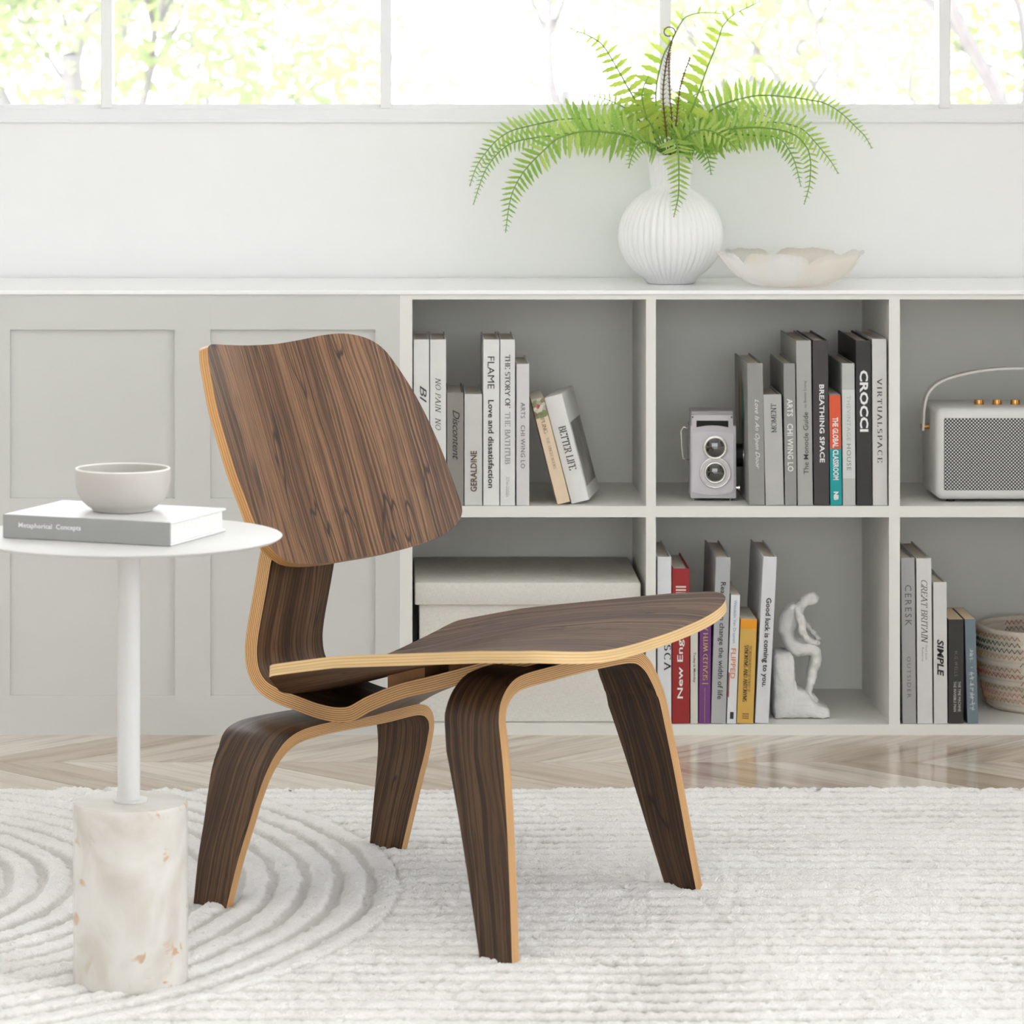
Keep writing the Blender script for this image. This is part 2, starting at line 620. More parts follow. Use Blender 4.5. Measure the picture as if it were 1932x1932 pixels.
# the band of windows
win = thing('window_1', 'long white framed window band above the low cabinets', None, kind='structure')
FD0, FD1 = DW + .004, DW + .060
z_rail = Z(205, DW)
box('window_sill', XL, XR, DW - .004, DW + .012, zs_win - .002, zs_win + .003, M_FRAME, win, bevel=.001)
box('bottom_rail', XL, XR, FD0, FD1, zs_win, z_rail, M_FRAME, win, bevel=.002)
box('top_rail', XL, XR, FD0, FD1, z_head - .03, z_head, M_FRAME, win, bevel=.002)
mpx = [200, 726, 1252, 1784]
step = (X(1784, DW) - X(200, DW)) / 3
xm = X(200, DW)
mull = []
k = int((xm - XL) / step)
x = xm - k * step
while x < XR - .05:
    mull.append(x); x += step
for x in mull:
    box('mullion', x - .0088, x + .0088, FD0 + .002, FD1 - .002, z_rail, z_head - .03, M_FRAME, win, bevel=.0015)
edges = [XL] + mull + [XR]
for a, b in zip(edges[:-1], edges[1:]):
    box('glazing_bead', a + .0088, b - .0088, FD0 + .008, FD0 + .03, z_rail, z_rail + .007, M_FRAME, win)
    box('pane', a + .006, b - .006, DW + .034, DW + .038, z_rail - .003, z_head - .027, M_GLASS, win)

# side walls and the wall behind the viewer, with unseen windows added for fill light


def wall_with_opening(name, axis, pos, a0, a1, o0, o1, oz0, oz1, wnum):
    w = thing(name, 'white painted wall with an unseen window added for fill light', None, kind='structure')

    def seg(nm, b0, b1, z0, z1):
        if axis == 'x': box(nm, pos[0], pos[1], b0, b1, z0, z1, M_WALL, w)
        else: box(nm, b0, b1, pos[0], pos[1], z0, z1, M_WALL, w)
    seg('wall_panel', a0, o0, -.06, CEIL)
    seg('wall_panel', o1, a1, -.06, CEIL)
    seg('wall_panel', o0, o1, -.06, oz0)
    seg('wall_panel', o0, o1, oz1, CEIL)
    wi = thing('window_%d' % wnum, 'unseen white framed window added for fill light', None, kind='structure')
    mid = (pos[0] + pos[1]) / 2
    n = max(1, round((o1 - o0) / .9))
    st = (o1 - o0) / n

    def wb(nm, b0, b1, z0, z1, m, t):
        if axis == 'x': box(nm, mid - t, mid + t, b0, b1, z0, z1, m, wi)
        else: box(nm, b0, b1, mid - t, mid + t, z0, z1, m, wi)
    for i in range(n + 1):
        c = o0 + i * st
        c = min(max(c, o0 + .02), o1 - .02)
        wb('mullion', c - .02, c + .02, oz0, oz1, M_FRAME, .025)
    wb('bottom_rail', o0, o1, oz0, oz0 + .04, M_FRAME, .024)
    wb('top_rail', o0, o1, oz1 - .04, oz1, M_FRAME, .024)
    for i in range(n):
        wb('pane', o0 + i * st + .015, o0 + (i + 1) * st - .015, oz0 + .03, oz1 - .03, M_GLASS, .002)
    return w


wall_with_opening('wall_left', 'x', (XL - WT, XL), YR, DW, -1.5, 0.6, .9, 2.60, 2)
wall_with_opening('wall_right', 'x', (XR, XR + WT), YR, DW, -.6, 4.3, .3, 2.80, 3)
wall_with_opening('wall_rear', 'y', (YR - WT, YR), XL - WT, XR + WT, -2.0, 2.5, .10, 2.90, 4)

# ------------------------------------------------------------------ low cabinets
zt_top = Z(548, D0)                 # top of the worktop
zt_und = Z(556, D0)                 # its underside
ybk = D0 + DEPTH
xb0, xb1 = X(-426, D0), X(2158, D0)

wt = box('worktop', xb0 - .004, xb1 + .004, D0 - .003, ybk + .008, zt_und, zt_top, M_TOP, None, bevel=.0012)
tag(wt, 'long white worktop running over the low cabinets under the window', 'worktop')

# panelled unit on the left
cabL = thing('panelled_cabinet', 'white cabinet with recessed square panels at the left under the worktop', 'cabinet', (X(200, D0), D0, 0))


def cbox(name, px0, px1, py0, py1, dy0, dy1, m, root, bevel=0.0):
    r = root.location
    z0 = 0.0 if py1 >= 1387 else Z(py1, D0)
    return box(name, X(px0, D0) - r.x, X(px1, D0) - r.x, D0 + dy0 - r.y, D0 + dy1 - r.y, z0 - r.z, (zt_und if py0 <= 556 else Z(py0, D0)) - r.z, m, root, bevel)


cbox('body', -426, 754, 556, 1387, .020, DEPTH, M_WHITE, cabL)
for sx in ((-426, -359), (-48, 19), (330, 397), (708, 754)):
    cbox('stile', sx[0], sx[1], 556, 1387, 0, .0195, M_WHITE, cabL)
for px0 in (-359, 19, 397):
    for ry in ((556, 622), (940, 1005), (1312, 1387)):
        cbox('rail', px0 + .05, px0 + 310.95, ry[0], ry[1], 0, .0195, M_WHITE, cabL)
    for ry in ((622, 940), (1005, 1312)):
        cbox('panel', px0 + .1, px0 + 310.9, ry[0] + .1, ry[1] - .1, .0055, .0195, M_WHITE, cabL)

# open shelving on the right
shelf = thing('bookcase', 'white open bookcase with square cubbies under the worktop', 'bookcase', (X(1450, D0), D0, 0))
cbox('side_panel', 754.2, 778, 556, 1387, 0, DEPTH - .008, M_SHELF, shelf)
cbox('side_panel', 2140, 2158, 556, 1387, 0, DEPTH - .008, M_SHELF, shelf)
cbox('divider', 1219, 1237.5, 565, 1367, .0005, DEPTH - .008, M_SHELF, shelf)
cbox('divider', 1677.5, 1698, 565, 1367, .0005, DEPTH - .008, M_SHELF, shelf)
cbox('top_board', 778, 2140, 556, 565, 0, DEPTH - .008, M_SHELF, shelf)
cbox('bottom_board', 778, 2140, 1367, 1387, 0, DEPTH - .008, M_SHELF, shelf)
for a, b in ((778, 1219), (1237.5, 1677.5), (1698, 2140)):
    cbox('shelf_board', a, b, 955, 976, .001, DEPTH - .008, M_SHELF, shelf)
cbox('back_panel', 754.2, 2158, 556, 1387, DEPTH - .008, DEPTH, M_SHELF, shelf)

Z_UP = Z(955, D0)       # top of the middle shelf
Z_LO = Z(1367, D0)      # top of the bottom board

# ------------------------------------------------------------------ lettering
ARC = lambda cx, cy, rx, ry, a0, a1, n=9: [(cx + rx * math.cos(math.radians(a0 + (a1 - a0) * i / (n - 1))), cy + ry * math.sin(math.radians(a0 + (a1 - a0) * i / (n - 1)))) for i in range(n)]
# serif capitals as pen strokes in a cap height of 1; thick uprights, thin level strokes
SERIF = {
    'A': (.78, [[(.04, 0), (.38, 1)], [(.38, 1), (.72, 0)], [(.16, .36), (.6, .36)]]),
    'B': (.68, [[(.12, 0), (.12, 1)], [(.12, 1), (.3, 1)] + ARC(.32, .76, .22, .24, 90, -90) + [(.12, .52)], [(.12, .52), (.32, .52)] + ARC(.34, .26, .26, .26, 90, -90) + [(.12, 0)]]),
    'C': (.74, [ARC(.42, .5, .36, .5, 48, 312, 15)]),
    'D': (.78, [[(.12, 0), (.12, 1)], [(.12, 1), (.3, 1)] + ARC(.3, .5, .4, .5, 90, -90, 13) + [(.12, 0)]]),
    'E': (.64, [[(.12, 0), (.12, 1)], [(.12, 1), (.56, 1)], [(.12, .52), (.46, .52)], [(.12, 0), (.58, 0)], [(.57, 0), (.57, .2)], [(.55, 1), (.55, .82)]]),
    'F': (.60, [[(.12, 0), (.12, 1)], [(.12, 1), (.55, 1)], [(.12, .52), (.45, .52)], [(.54, 1), (.54, .82)]]),
    'G': (.80, [ARC(.42, .5, .36, .5, 48, 330, 15), [(.72, .42), (.72, .08)]]),
    'H': (.80, [[(.12, 0), (.12, 1)], [(.66, 0), (.66, 1)], [(.12, .52), (.66, .52)]]),
    'I': (.34, [[(.17, 0), (.17, 1)]]),
    'K': (.74, [[(.12, 0), (.12, 1)], [(.62, 1), (.14, .46)], [(.3, .6), (.66, 0)]]),
    'L': (.60, [[(.12, 0), (.12, 1)], [(.12, 0), (.56, 0)], [(.55, 0), (.55, .2)]]),
    'M': (.94, [[(.12, 0), (.12, 1)], [(.12, 1), (.46, .1)], [(.46, .1), (.8, 1)], [(.8, 1), (.8, 0)]]),
    'N': (.80, [[(.12, 0), (.12, 1)], [(.12, 1), (.66, 0)], [(.66, 0), (.66, 1)]]),
    'O': (.84, [ARC(.42, .5, .36, .5, 0, 360, 21)]),
    'P': (.64, [[(.12, 0), (.12, 1)], [(.12, 1), (.32, 1)] + ARC(.32, .74, .24, .26, 90, -90) + [(.12, .48)]]),
    'R': (.74, [[(.12, 0), (.12, 1)], [(.12, 1), (.32, 1)] + ARC(.32, .75, .23, .25, 90, -90) + [(.12, .5)], [(.34, .5), (.64, 0)]]),
    'S': (.60, [ARC(.3, .75, .21, .25, 30, 230, 9) + [(.3, .5)] + ARC(.3, .25, .23, .25, 50, -150, 9)]),
    'T': (.70, [[(.34, 0), (.34, 1)], [(.04, 1), (.64, 1)], [(.05, 1), (.05, .8)], [(.63, 1), (.63, .8)]]),
    'U': (.80, [[(.12, 1), (.12, .35)] + ARC(.39, .32, .27, .32, 180, 360, 11) + [(.66, 1)]]),
    'V': (.76, [[(.04, 1), (.38, 0)], [(.38, 0), (.72, 1)]]),
    'W': (1.0, [[(.04, 1), (.27, 0)], [(.27, 0), (.5, 1)], [(.5, 1), (.73, 0)], [(.73, 0), (.96, 1)]]),
    'Y': (.74, [[(.04, 1), (.37, .48)], [(.7, 1), (.37, .48)], [(.37, .48), (.37, 0)]]),
    '.': (.26, [[(.08, .0), (.08, .12)]]), '-': (.4, [[(.06, .4), (.34, .4)]]), ' ': (.36, []),
}


def serif_text(s, thick=.16, thin=.045, track=0.0, shear=0.0):
    verts, faces = [], []
    x = 0.0

    def stroke(pts, ox):
        for a, b in zip(pts[:-1], pts[1:]):
            dx, dy = b[0] - a[0], b[1] - a[1]
            L = math.hypot(dx, dy)
            if L < 1e-6: continue
            w = .5 * (thin + (thick - thin) * abs(dy) / L)
            nx, ny = -dy / L * w, dx / L * w
            ex, ey = dx / L * .012, dy / L * .012
            k = len(verts)
            for q in ((a[0] + nx - ex, a[1] + ny - ey), (a[0] - nx - ex, a[1] - ny - ey), (b[0] - nx + ex, b[1] - ny + ey), (b[0] + nx + ex, b[1] + ny + ey)):
                verts.append((ox + q[0] + shear * q[1], q[1], 0))
            faces.append((k, k + 1, k + 2, k + 3))
    for ch in s:
        adv, st = SERIF.get(ch.upper(), SERIF[' '])
        for pts in st:
            stroke(pts, x)
            for e, q in ((pts[0], pts[1]), (pts[-1], pts[-2])):
                if (abs(e[1]) < .01 or abs(e[1] - 1) < .01) and abs(q[1] - e[1]) > .3 and ch.upper() not in 'CGSO.':
                    stroke([(e[0] - .13, e[1]), (e[0] + .13, e[1])], x)
        x += adv + track
    return verts, faces


_font_cache = {}


def sans_text(s, bold=0.0, shear=0.0, track=1.0):
    key = (s, bold, shear, track)
    if key in _font_cache: return _font_cache[key]
    cu = bpy.data.curves.new('lettering', 'FONT')
    cu.body = s
    cu.size = 1.0
    cu.offset = bold
    cu.shear = shear
    cu.space_character = track
    cu.resolution_u = 2
    ob = bpy.data.objects.new('lettering', cu)
    me = ob.to_mesh()
    v = [tuple(q.co) for q in me.vertices]
    f = [tuple(p.vertices) for p in me.polygons]
    ob.to_mesh_clear()
    bpy.data.objects.remove(ob)
    bpy.data.curves.remove(cu)
    _font_cache[key] = (v, f)
    return v, f


def ink(rgb):
    return principled('ink_%d_%d_%d' % rgb, srgb(*rgb), .6, noise=.03, nscale=300)


def fit(vf, length, height):
    v, f = vf
    xs = [q[0] for q in v]; ys = [q[1] for q in v]
    x0, x1, y0, y1 = min(xs), max(xs), min(ys), max(ys)
    return [((q[0] - x0) / (x1 - x0) * length, ((q[1] - y0) / (y1 - y0) - .5) * height) for q in v], f


def spine_title(root, vf, z_a, z_b, xc, height, rgb, down=True, y=-0.0006, name='title'):
    """print along a spine from z_a (start) to z_b (end); root frame: x right, z up, spine facing -y"""
    L = abs(z_b - z_a)
    pts, f = fit(vf, L, height)
    if down: v = [(xc + q[1], y, z_a - q[0]) for q in pts]
    else: v = [(xc - q[1], y, z_a + q[0]) for q in pts]
    return mesh_obj(name, v, f, ink(rgb), root)


# ------------------------------------------------------------------ books
def make_book(label, T, Hh, depth, cover_rgb, group, loc, tilt=0.0, yaw=0.0, hard=True, pages=None, pivot_right=False, name='book'):
    """root at the foot of the spine's left edge (right edge when pivot_right); x thickness, y depth, z height"""
    root = thing(name, label, 'book', loc, (0, tilt, yaw), group)
    ox = -T if pivot_right else 0.0
    m = principled('cover_%d_%d_%d' % cover_rgb, srgb(*cover_rgb), .5, noise=.02, nscale=60, bump=.03, bscale=500)
    bm = bmesh.new()
    b = .0022 if hard else .0006
    over = .003 if hard else 0.0
    add_box(bm, ox, ox + T, 0, b, 0, Hh, .0005)
    add_box(bm, ox, ox + b, b, depth, 0, Hh, .0004)
    add_box(bm, ox + T - b, ox + T, b, depth, 0, Hh, .0004)
    bm_obj('cover', bm, m, root)
    box('pages', ox + b + .00005, ox + T - b - .00005, b + .0002, depth - over - .0002, over, Hh - over, pages or M_PAGES, root)
    root['_'] = 0
    del root['_']
    return root, ox


GA = 'books in the upper left cubby'
GB = 'books in the upper middle cubby'
GC = 'books in the lower middle cubby'
GD = 'books in the lower right cubby'
DF = D0 + .006


def shelf_book(label, x0, x1, ytop, zb, rgb, group, xtop0=None, depth=.17, hard=True, pages=None, df=DF, yaw=0.0):
    """book from its spine in the photograph: x0..x1 at the foot, top at ytop, xtop0 the left edge at the top"""
    T = (x1 - x0 - .8) / FPX * df
    Hh = Z(ytop, df) - zb
    tilt = 0.0 if xtop0 is None else math.atan2((xtop0 - x0) / FPX * df, Hh)
    right = tilt > 0
    lx = X((x1 - .4) if right else (x0 + .4), df)
    lift = 0.0
    root, ox = make_book(label, T, Hh, depth, rgb, group, (lx, df, zb + .0003 + lift), tilt, yaw, hard, pages, pivot_right=right)

    def tz(py):
        return (Z(py, df) - zb) / max(math.cos(tilt), .5)
    return dict(root=root, T=T, H=Hh, ox=ox, tz=tz, df=df, c=ox + T / 2)


def title(bk, vf, pa, pb, rgb, frac=.5, xf=.5, down=True):
    spine_title(bk['root'], vf, bk['tz'](pa), bk['tz'](pb), bk['ox'] + bk['T'] * xf, bk['T'] * frac, rgb, down)


def band(bk, pa, pb, rgb, x0=0.0, x1=1.0, name='spine_band'):
    m = principled('cover_%d_%d_%d' % rgb, srgb(*rgb), .5, noise=.02, nscale=60)
    z0, z1 = sorted((bk['tz'](pa), bk['tz'](pb)))
    z0 = max(z0, .0004); z1 = min(z1, bk['H'] - .0004)
    box(name, bk['ox'] + bk['T'] * x0 + .0002, bk['ox'] + bk['T'] * x1 - .0002, -.0003, .0004, z0, z1, m, bk['root'])


DK = (38, 38, 38)
WH = (238, 238, 236)
# upper left cubby
b = shelf_book('white book touching the left side of the upper left cubby', 780, 810, 641, Z_UP, (226, 226, 223), GA)
title(b, sans_text('Bl', shear=.35), 728, 760, (70, 70, 70), .42, .62)
b = shelf_book('white book titled NO PAIN NO half hidden by the chair back', 811, 842, 641, Z_UP, (224, 224, 221), GA)
title(b, serif_text('NO PAIN  NO', track=.1, shear=.25, thick=.11), 713, 812, (90, 90, 90), .34)
b = shelf_book('grey brown book titled Discontent beside the chair back', 843, 875, 741, Z_UP, (140, 136, 130), GA)
title(b, sans_text('Discontent', shear=.4, track=.92), 774, 868, (46, 44, 42), .42, .55)
b = shelf_book('pale grey book titled GERALDINE in brown letters', 876, 910, 744, Z_UP, (206, 206, 202), GA)
title(b, sans_text('GERALDINE', bold=.02), 928, 851, (92, 66, 48), .36, .52, down=False)
b = shelf_book('white book titled FLAME Love and dissatisfaction', 911.5, 942.5, 641, Z_UP, (228, 228, 225), GA)
title(b, sans_text('FLAME'), 673, 734, (60, 60, 60), .42, .48)
title(b, sans_text('Love and dissatisfaction', bold=.02), 755, 921, (44, 44, 44), .36, .48)
b = shelf_book('white book titled THE STORY OF THE BATHTUB', 943.5, 972, 641, Z_UP, (224, 224, 222), GA)
title(b, serif_text('THE STORY OF', track=.05), 670, 770, (52, 52, 52), .36)
title(b, serif_text('THE BATHTUB', track=.05, thick=.13), 778, 876, (150, 150, 150), .36)
title(b, sans_text('27w-2000s'), 900, 938, (190, 190, 190), .22)
b = shelf_book('slim pale grey book titled ARTS in grey beside the leaning books', 974, 999, 687, Z_UP, (214, 212, 212), GA)
title(b, sans_text('ARTS   CHI WING LO', track=1.08), 760, 884, (100, 100, 100), .34)

# two leaning books
df2 = D0 + .014
ang = math.atan2(50, 197)
T1 = 24.5 / FPX * df2; H1 = 203 / FPX * df2
lean1, ox = make_book('beige paperback leaning to the left with a flower picture at its head', T1, H1, .13, (228, 205, 176), GA, (X(1075, df2), df2, Z_UP + .0005), -ang, 0, False, None, pivot_right=True)
lean1['_p'] = 0; del lean1['_p']
lean1.location = (X(1052, df2) + T1 * math.cos(ang), df2, Z_UP + .0005 + T1 * math.sin(ang))
bk = dict(root=lean1, T=T1, H=H1, ox=ox, tz=lambda p: H1 * (950 - p) / 197.0)
mf = bpy.data.materials.new('printed_flowers'); mf.use_nodes = True
nt = mf.node_tree; vo = N(nt, 'ShaderNodeTexVoronoi', i_Scale=160.0); tc = N(nt, 'ShaderNodeTexCoord')
nt.links.new(tc.outputs['Object'], vo.inputs['Vector'])
cr = N(nt, 'ShaderNodeValToRGB')
nt.links.new(vo.outputs['Color'], cr.inputs[0])
for i, (p, c) in enumerate(((0.0, (60, 72, 48)), (.35, (214, 206, 190)), (.6, (120, 140, 90)), (.8, (150, 70, 60)), (1.0, (228, 222, 210)))):
    e = cr.color_ramp.elements[i] if i < 2 else cr.color_ramp.elements.new(p)
    e.position = p; e.color = (*srgb(*c), 1)
nt.links.new(cr.outputs[0], nt.nodes['Principled BSDF'].inputs['Base Color'])
box('picture_band', ox + .0002, ox + T1 - .0002, -.0003, .0004, H1 * .82, H1 - .0005, mf, lean1)
title(bk, serif_text('KIPLING', thick=.12), 780, 818, (120, 100, 82), .3)
title(bk, serif_text('THE JUNGLE BOOKS', thick=.1), 826, 885, (140, 120, 100), .22)

df3 = D0 + .020
ang = math.atan2(52, 200)
T2 = 34.0 / FPX * df3; H2 = 206 / FPX * df3
lean2, ox = make_book('white book titled BETTER LIFE leaning to the left with a photo cover', T2, H2, .15, (230, 230, 228), GA, (0, 0, 0), -ang, math.radians(-9), False, M_PAGES_W, pivot_right=True)
lean2.location = (X(1078.5, df3) + T2 * math.cos(ang), df3, Z_UP + .0006 + T2 * math.sin(ang))
bk = dict(root=lean2, T=T2, H=H2, ox=ox, tz=lambda p: H2 * (950 - p) / 200.0)
title(bk, serif_text('BETTER LIFE', track=.04), 808, 890, (58, 58, 58), .42, .55)
mp = principled('printed_seascape', srgb(150, 150, 146), .5, noise=.45, nscale=18)
box('cover_picture', -.0004, .0004, .012, .138, H2 * .12, H2 * .72, mp, lean2)

# upper middle cubby
b = shelf_book('taupe grey book titled Love Is An Open Door next to the twin lens camera', 1413, 1443.5, 686, Z_UP, (150, 149, 145), GB, 1409, depth=.2)
title(b, sans_text('Love Is An Open Door', shear=.4), 754, 885, (232, 232, 230), .36, .55)
lx0 = b['ox'] - .0004
for i, (rgb, yy, dz) in enumerate((((132, 58, 52), .128, 0.0), ((78, 120, 52), .09, .004), ((28, 110, 104), .07, -.012))):
    vs = [(lx0 - .0001 * i, yy + .013 * math.sin(t * math.pi) * (1 if s else -1), .145 + dz + .10 * (t - .5)) for s in (0, 1) for t in ([k / 8 for k in range(9)] if s == 0 else [k / 8 for k in range(8, -1, -1)])]
    mesh_obj('printed_leaf', vs, [tuple(range(len(vs)))], principled('cover_print_%d' % i, srgb(*rgb), .5, noise=.1, nscale=60), b['root'])
b = shelf_book('light grey book titled MOMENT between two taller grey books', 1444.5, 1479.5, 745, Z_UP, (186, 185, 182), GB, 1439.5, depth=.15)
title(b, serif_text('MOMENT', track=.05, thick=.12), 817, 762, (52, 50, 50), .3, .55, down=False)
b = shelf_book('mid grey book with white ARTS lettering behind the light grey short book', 1481, 1503.5, 686, Z_UP, (150, 150, 147), GB, 1478, depth=.2)
title(b, sans_text('ARTS   CHI WING LO', bold=.015, track=1.05), 753, 890, (236, 236, 234), .5)
b = shelf_book('tall silver grey book left of the charcoal one with title reading upwards', 1505, 1534, 643, Z_UP, (172, 172, 168), GB, 1501.5, depth=.22)
title(b, sans_text('The Monocle Guide', bold=.005), 895, 778, (74, 74, 72), .34, .58, down=False)
title(b, sans_text('to Better Living'), 770, 719, (110, 110, 108), .22, .58, down=False)
b = shelf_book('charcoal book titled BREATHING SPACE', 1535.5, 1565.5, 643, Z_UP, (62, 57, 57), GB, 1532.5, depth=.22)
title(b, sans_text('BREATHING SPACE', bold=.022, track=1.05), 726, 873, (240, 240, 238), .32, .56)
b = shelf_book('small orange and teal book titled THE GLOBAL CLASSROOM', 1566.5, 1589, 745, Z_UP, (0, 158, 160), GB, 1564, depth=.14, hard=False)
band(b, 746, 847, (224, 88, 48))
title(b, sans_text('THE GLOBAL', bold=.025), 788, 845, (238, 238, 236), .5)
title(b, sans_text('CLASSROOM', bold=.025), 849, 906, (238, 238, 236), .5)
title(b, sans_text('NB', bold=.06), 928, 944, (232, 236, 236), .42)
b = shelf_book('pale grey book titled THE VINTAGE HOUSE', 1590, 1614.5, 686, Z_UP, (190, 192, 188), GB, 1588, depth=.2)
band(b, 736, 903, (214, 216, 213))
title(b, sans_text('THEVINTAGE', track=1.1), 747, 832, (176, 178, 176), .32, .5)
title(b, sans_text('HOUSE', track=1.1), 838, 888, (128, 130, 128), .34, .5)
b = shelf_book('tall black book with big white capitals near the divider', 1616, 1645.5, 643, Z_UP, (44, 43, 42), GB, 1614, depth=.22)
title(b, sans_text('CROCCI', bold=.03), 699, 815, (242, 242, 240), .56, .52)
b = shelf_book('tall off white book titled VIRTUALSPACE against the divider', 1646.5, 1674.5, 640, Z_UP, (212, 211, 208), GB, 1645, depth=.2)
title(b, serif_text('VIRTUALSPACE', track=.3), 714, 873, (54, 54, 54), .34, .5)

# lower middle cubby
b = shelf_book('white book with black letters SCA at the left of the lower middle cubby', 1240, 1267, 1051, Z_LO, (222, 224, 226), GC, depth=.2)
title(b, serif_text('SCA', track=.25), 1217, 1266, (40, 40, 44), .5, .72)
b = shelf_book('red book titled New English in white handwriting letters', 1268, 1301.5, 1073, Z_LO, (152, 30, 30), GC, depth=.18)
title(b, sans_text('New English', bold=.012), 1318, 1168, (238, 232, 228), .42, .5, down=False)
for i, zz in enumerate((1106, 1112, 1118, 1124)):
    band(b, zz, zz + 3.2, (226, 206, 198), .2, .8, name='printed_line')
b = shelf_book('thin cream booklet titled Today is Monday beside the red book', 1302.5, 1317, 1150, Z_LO, (214, 211, 200), GC, depth=.15, hard=False)
title(b, sans_text('Today is Monday', bold=.01), 1231, 1288, (70, 68, 64), .4, .5)
b = shelf_book('purple book titled SEALED WITH A in gold letters', 1318, 1340.5, 1150, Z_LO, (112, 58, 124), GC, 1320, depth=.15, hard=False)
title(b, serif_text('SEALED WITH A D', thick=.14), 1284, 1166, (216, 178, 106), .4, .52, down=False)
band(b, 1298, 1364, (196, 152, 90), .47, .53, name='gold_line')
band(b, 1289, 1291, (196, 152, 90), .25, .8, name='gold_line')
b = shelf_book('grey book titled Reading can change the width of life', 1341, 1369.5, 1052, Z_LO, (176, 177, 178), GC, 1350.5, depth=.2)
title(b, sans_text('Reading can change the width of life', bold=.008), 1099, 1320, (48, 48, 50), .46, .5)
b = shelf_book('white paperback with orange capitals between grey and mustard books', 1371, 1389, 1123, Z_LO, (224, 226, 228), GC, 1379, depth=.15, hard=False)
title(b, sans_text('Wendelin Van Draanen'), 1133, 1214, (120, 150, 180), .32, .5)
title(b, sans_text('FLIPPED', bold=.012), 1224, 1281, (226, 132, 66), .52, .46)
band(b, 1270, 1316, (178, 40, 40), 0, .14)
band(b, 1344, 1357, (28, 28, 28), .3, .72, name='printed_mark')
b = shelf_book('mustard yellow dictionary of Synonyms and Antonyms with an orange head band', 1389.8, 1421.5, 1169, Z_LO, (214, 172, 84), GC, 1397, depth=.13, hard=False)
band(b, 1170, 1187, (236, 156, 20))
title(b, serif_text('SYNONYMS AND ANTONYMS', thick=.18), 1218, 1325, (64, 50, 24), .26, .42)
title(b, serif_text('THE MERRIAM-WEBSTER DICTIONARY OF', thick=.12), 1219, 1306, (84, 68, 36), .16, .66)
for i in range(3): band(b, 1347 + i * 4, 1349 + i * 4, (140, 108, 50), .3, .72, name='printed_line')
b = shelf_book('white book titled Good luck is coming to you leaning towards the sculpture', 1424, 1450.5, 1051, Z_LO, (220, 221, 224), GC, 1440, depth=.2)
title(b, sans_text('Good luck is coming to you.', bold=.022), 1129, 1297, (34, 34, 36), .5, .5)

# lower right cubby
b = shelf_book('grey book with OUTSIDER on its spine beside the divider', 1702.5, 1729, 1053, Z_LO, (166, 166, 164), GD, 1699.5, depth=.2)
title(b, sans_text('CERESK', track=1.3), 1104, 1181, (92, 92, 92), .48, .5)
title(b, sans_text('OUTSIDER', track=1.3), 1239, 1317, (112, 112, 112), .28, .5)
b = shelf_book('white book titled GREAT BRITAIN in italic capitals', 1731, 1760, 1054, Z_LO, (218, 217, 215), GD, 1728.5, depth=.2)
title(b, serif_text('GREAT BRITAIN', shear=.2, thick=.1), 1095, 1214, (62, 62, 62), .42, .5)
title(b, sans_text('Fred lands'), 1218, 1246, (160, 160, 160), .14, .62)
title(b, sans_text('Returns'), 1222, 1248, (160, 160, 160), .14, .38)
b = shelf_book('white book titled SIMPLE in bold black italics', 1762, 1788, 1099, Z_LO, (214, 213, 211), GD, 1760.5, depth=.16)
title(b, sans_text('SIMPLE', bold=.03, shear=.2), 1207, 1276, (34, 34, 34), .5, .5)
b = shelf_book('black paperback with cream page tops beside the blue grey one', 1789, 1818.5, 1169, Z_LO, (46, 44, 40), GD, depth=.12, hard=False, pages=principled('page_edges_cream', srgb(222, 200, 168), .85, noise=.06, nscale=200))
title(b, sans_text('H.G.WELLS', track=1.2), 1229, 1276, (120, 116, 108), .22, .5)
title(b, sans_text('THE TIME MACHINE'), 1286, 1343, (206, 204, 198), .17, .72)
title(b, sans_text('THE INVISIBLE MAN'), 1286, 1343, (206, 204, 198), .17, .42)
band(b, 1284, 1345, (150, 148, 142), .56, .585, name='printed_line')
b = shelf_book('slim blue grey paperback with white characters beside the basket', 1825, 1846, 1169, Z_LO, (108, 124, 134), GD, 1820, depth=.12, hard=False, pages=MATS['page_edges_cream'])
# rows of small brush-like characters too fine to read
vs, fs = [], []
rr = random.Random(5)
for ci, (pa, hh) in enumerate([(1224 + i * 8.6, 7.0) for i in range(3)] + [(1256, 5)] + [(1268 + i * 9.2, 8.0) for i in range(8)]):
    z0 = b['tz'](pa); s = hh / FPX * DF
    for q in range(5):
        horiz = q % 2 == 0
        cx = b['ox'] + b['T'] * .5 + (rr.random() - .5) * s * .5; cz = z0 - s * (.15 + .7 * rr.random())
        w, h = (s * .42, s * .07) if horiz else (s * .07, s * .38)
        k = len(vs)
        vs += [(cx - w, -.0006, cz - h), (cx + w, -.0006, cz - h), (cx + w, -.0006, cz + h), (cx - w, -.0006, cz + h)]
        fs.append((k, k + 1, k + 2, k + 3))
mesh_obj('title', vs, fs, ink((222, 226, 228)), b['root'])

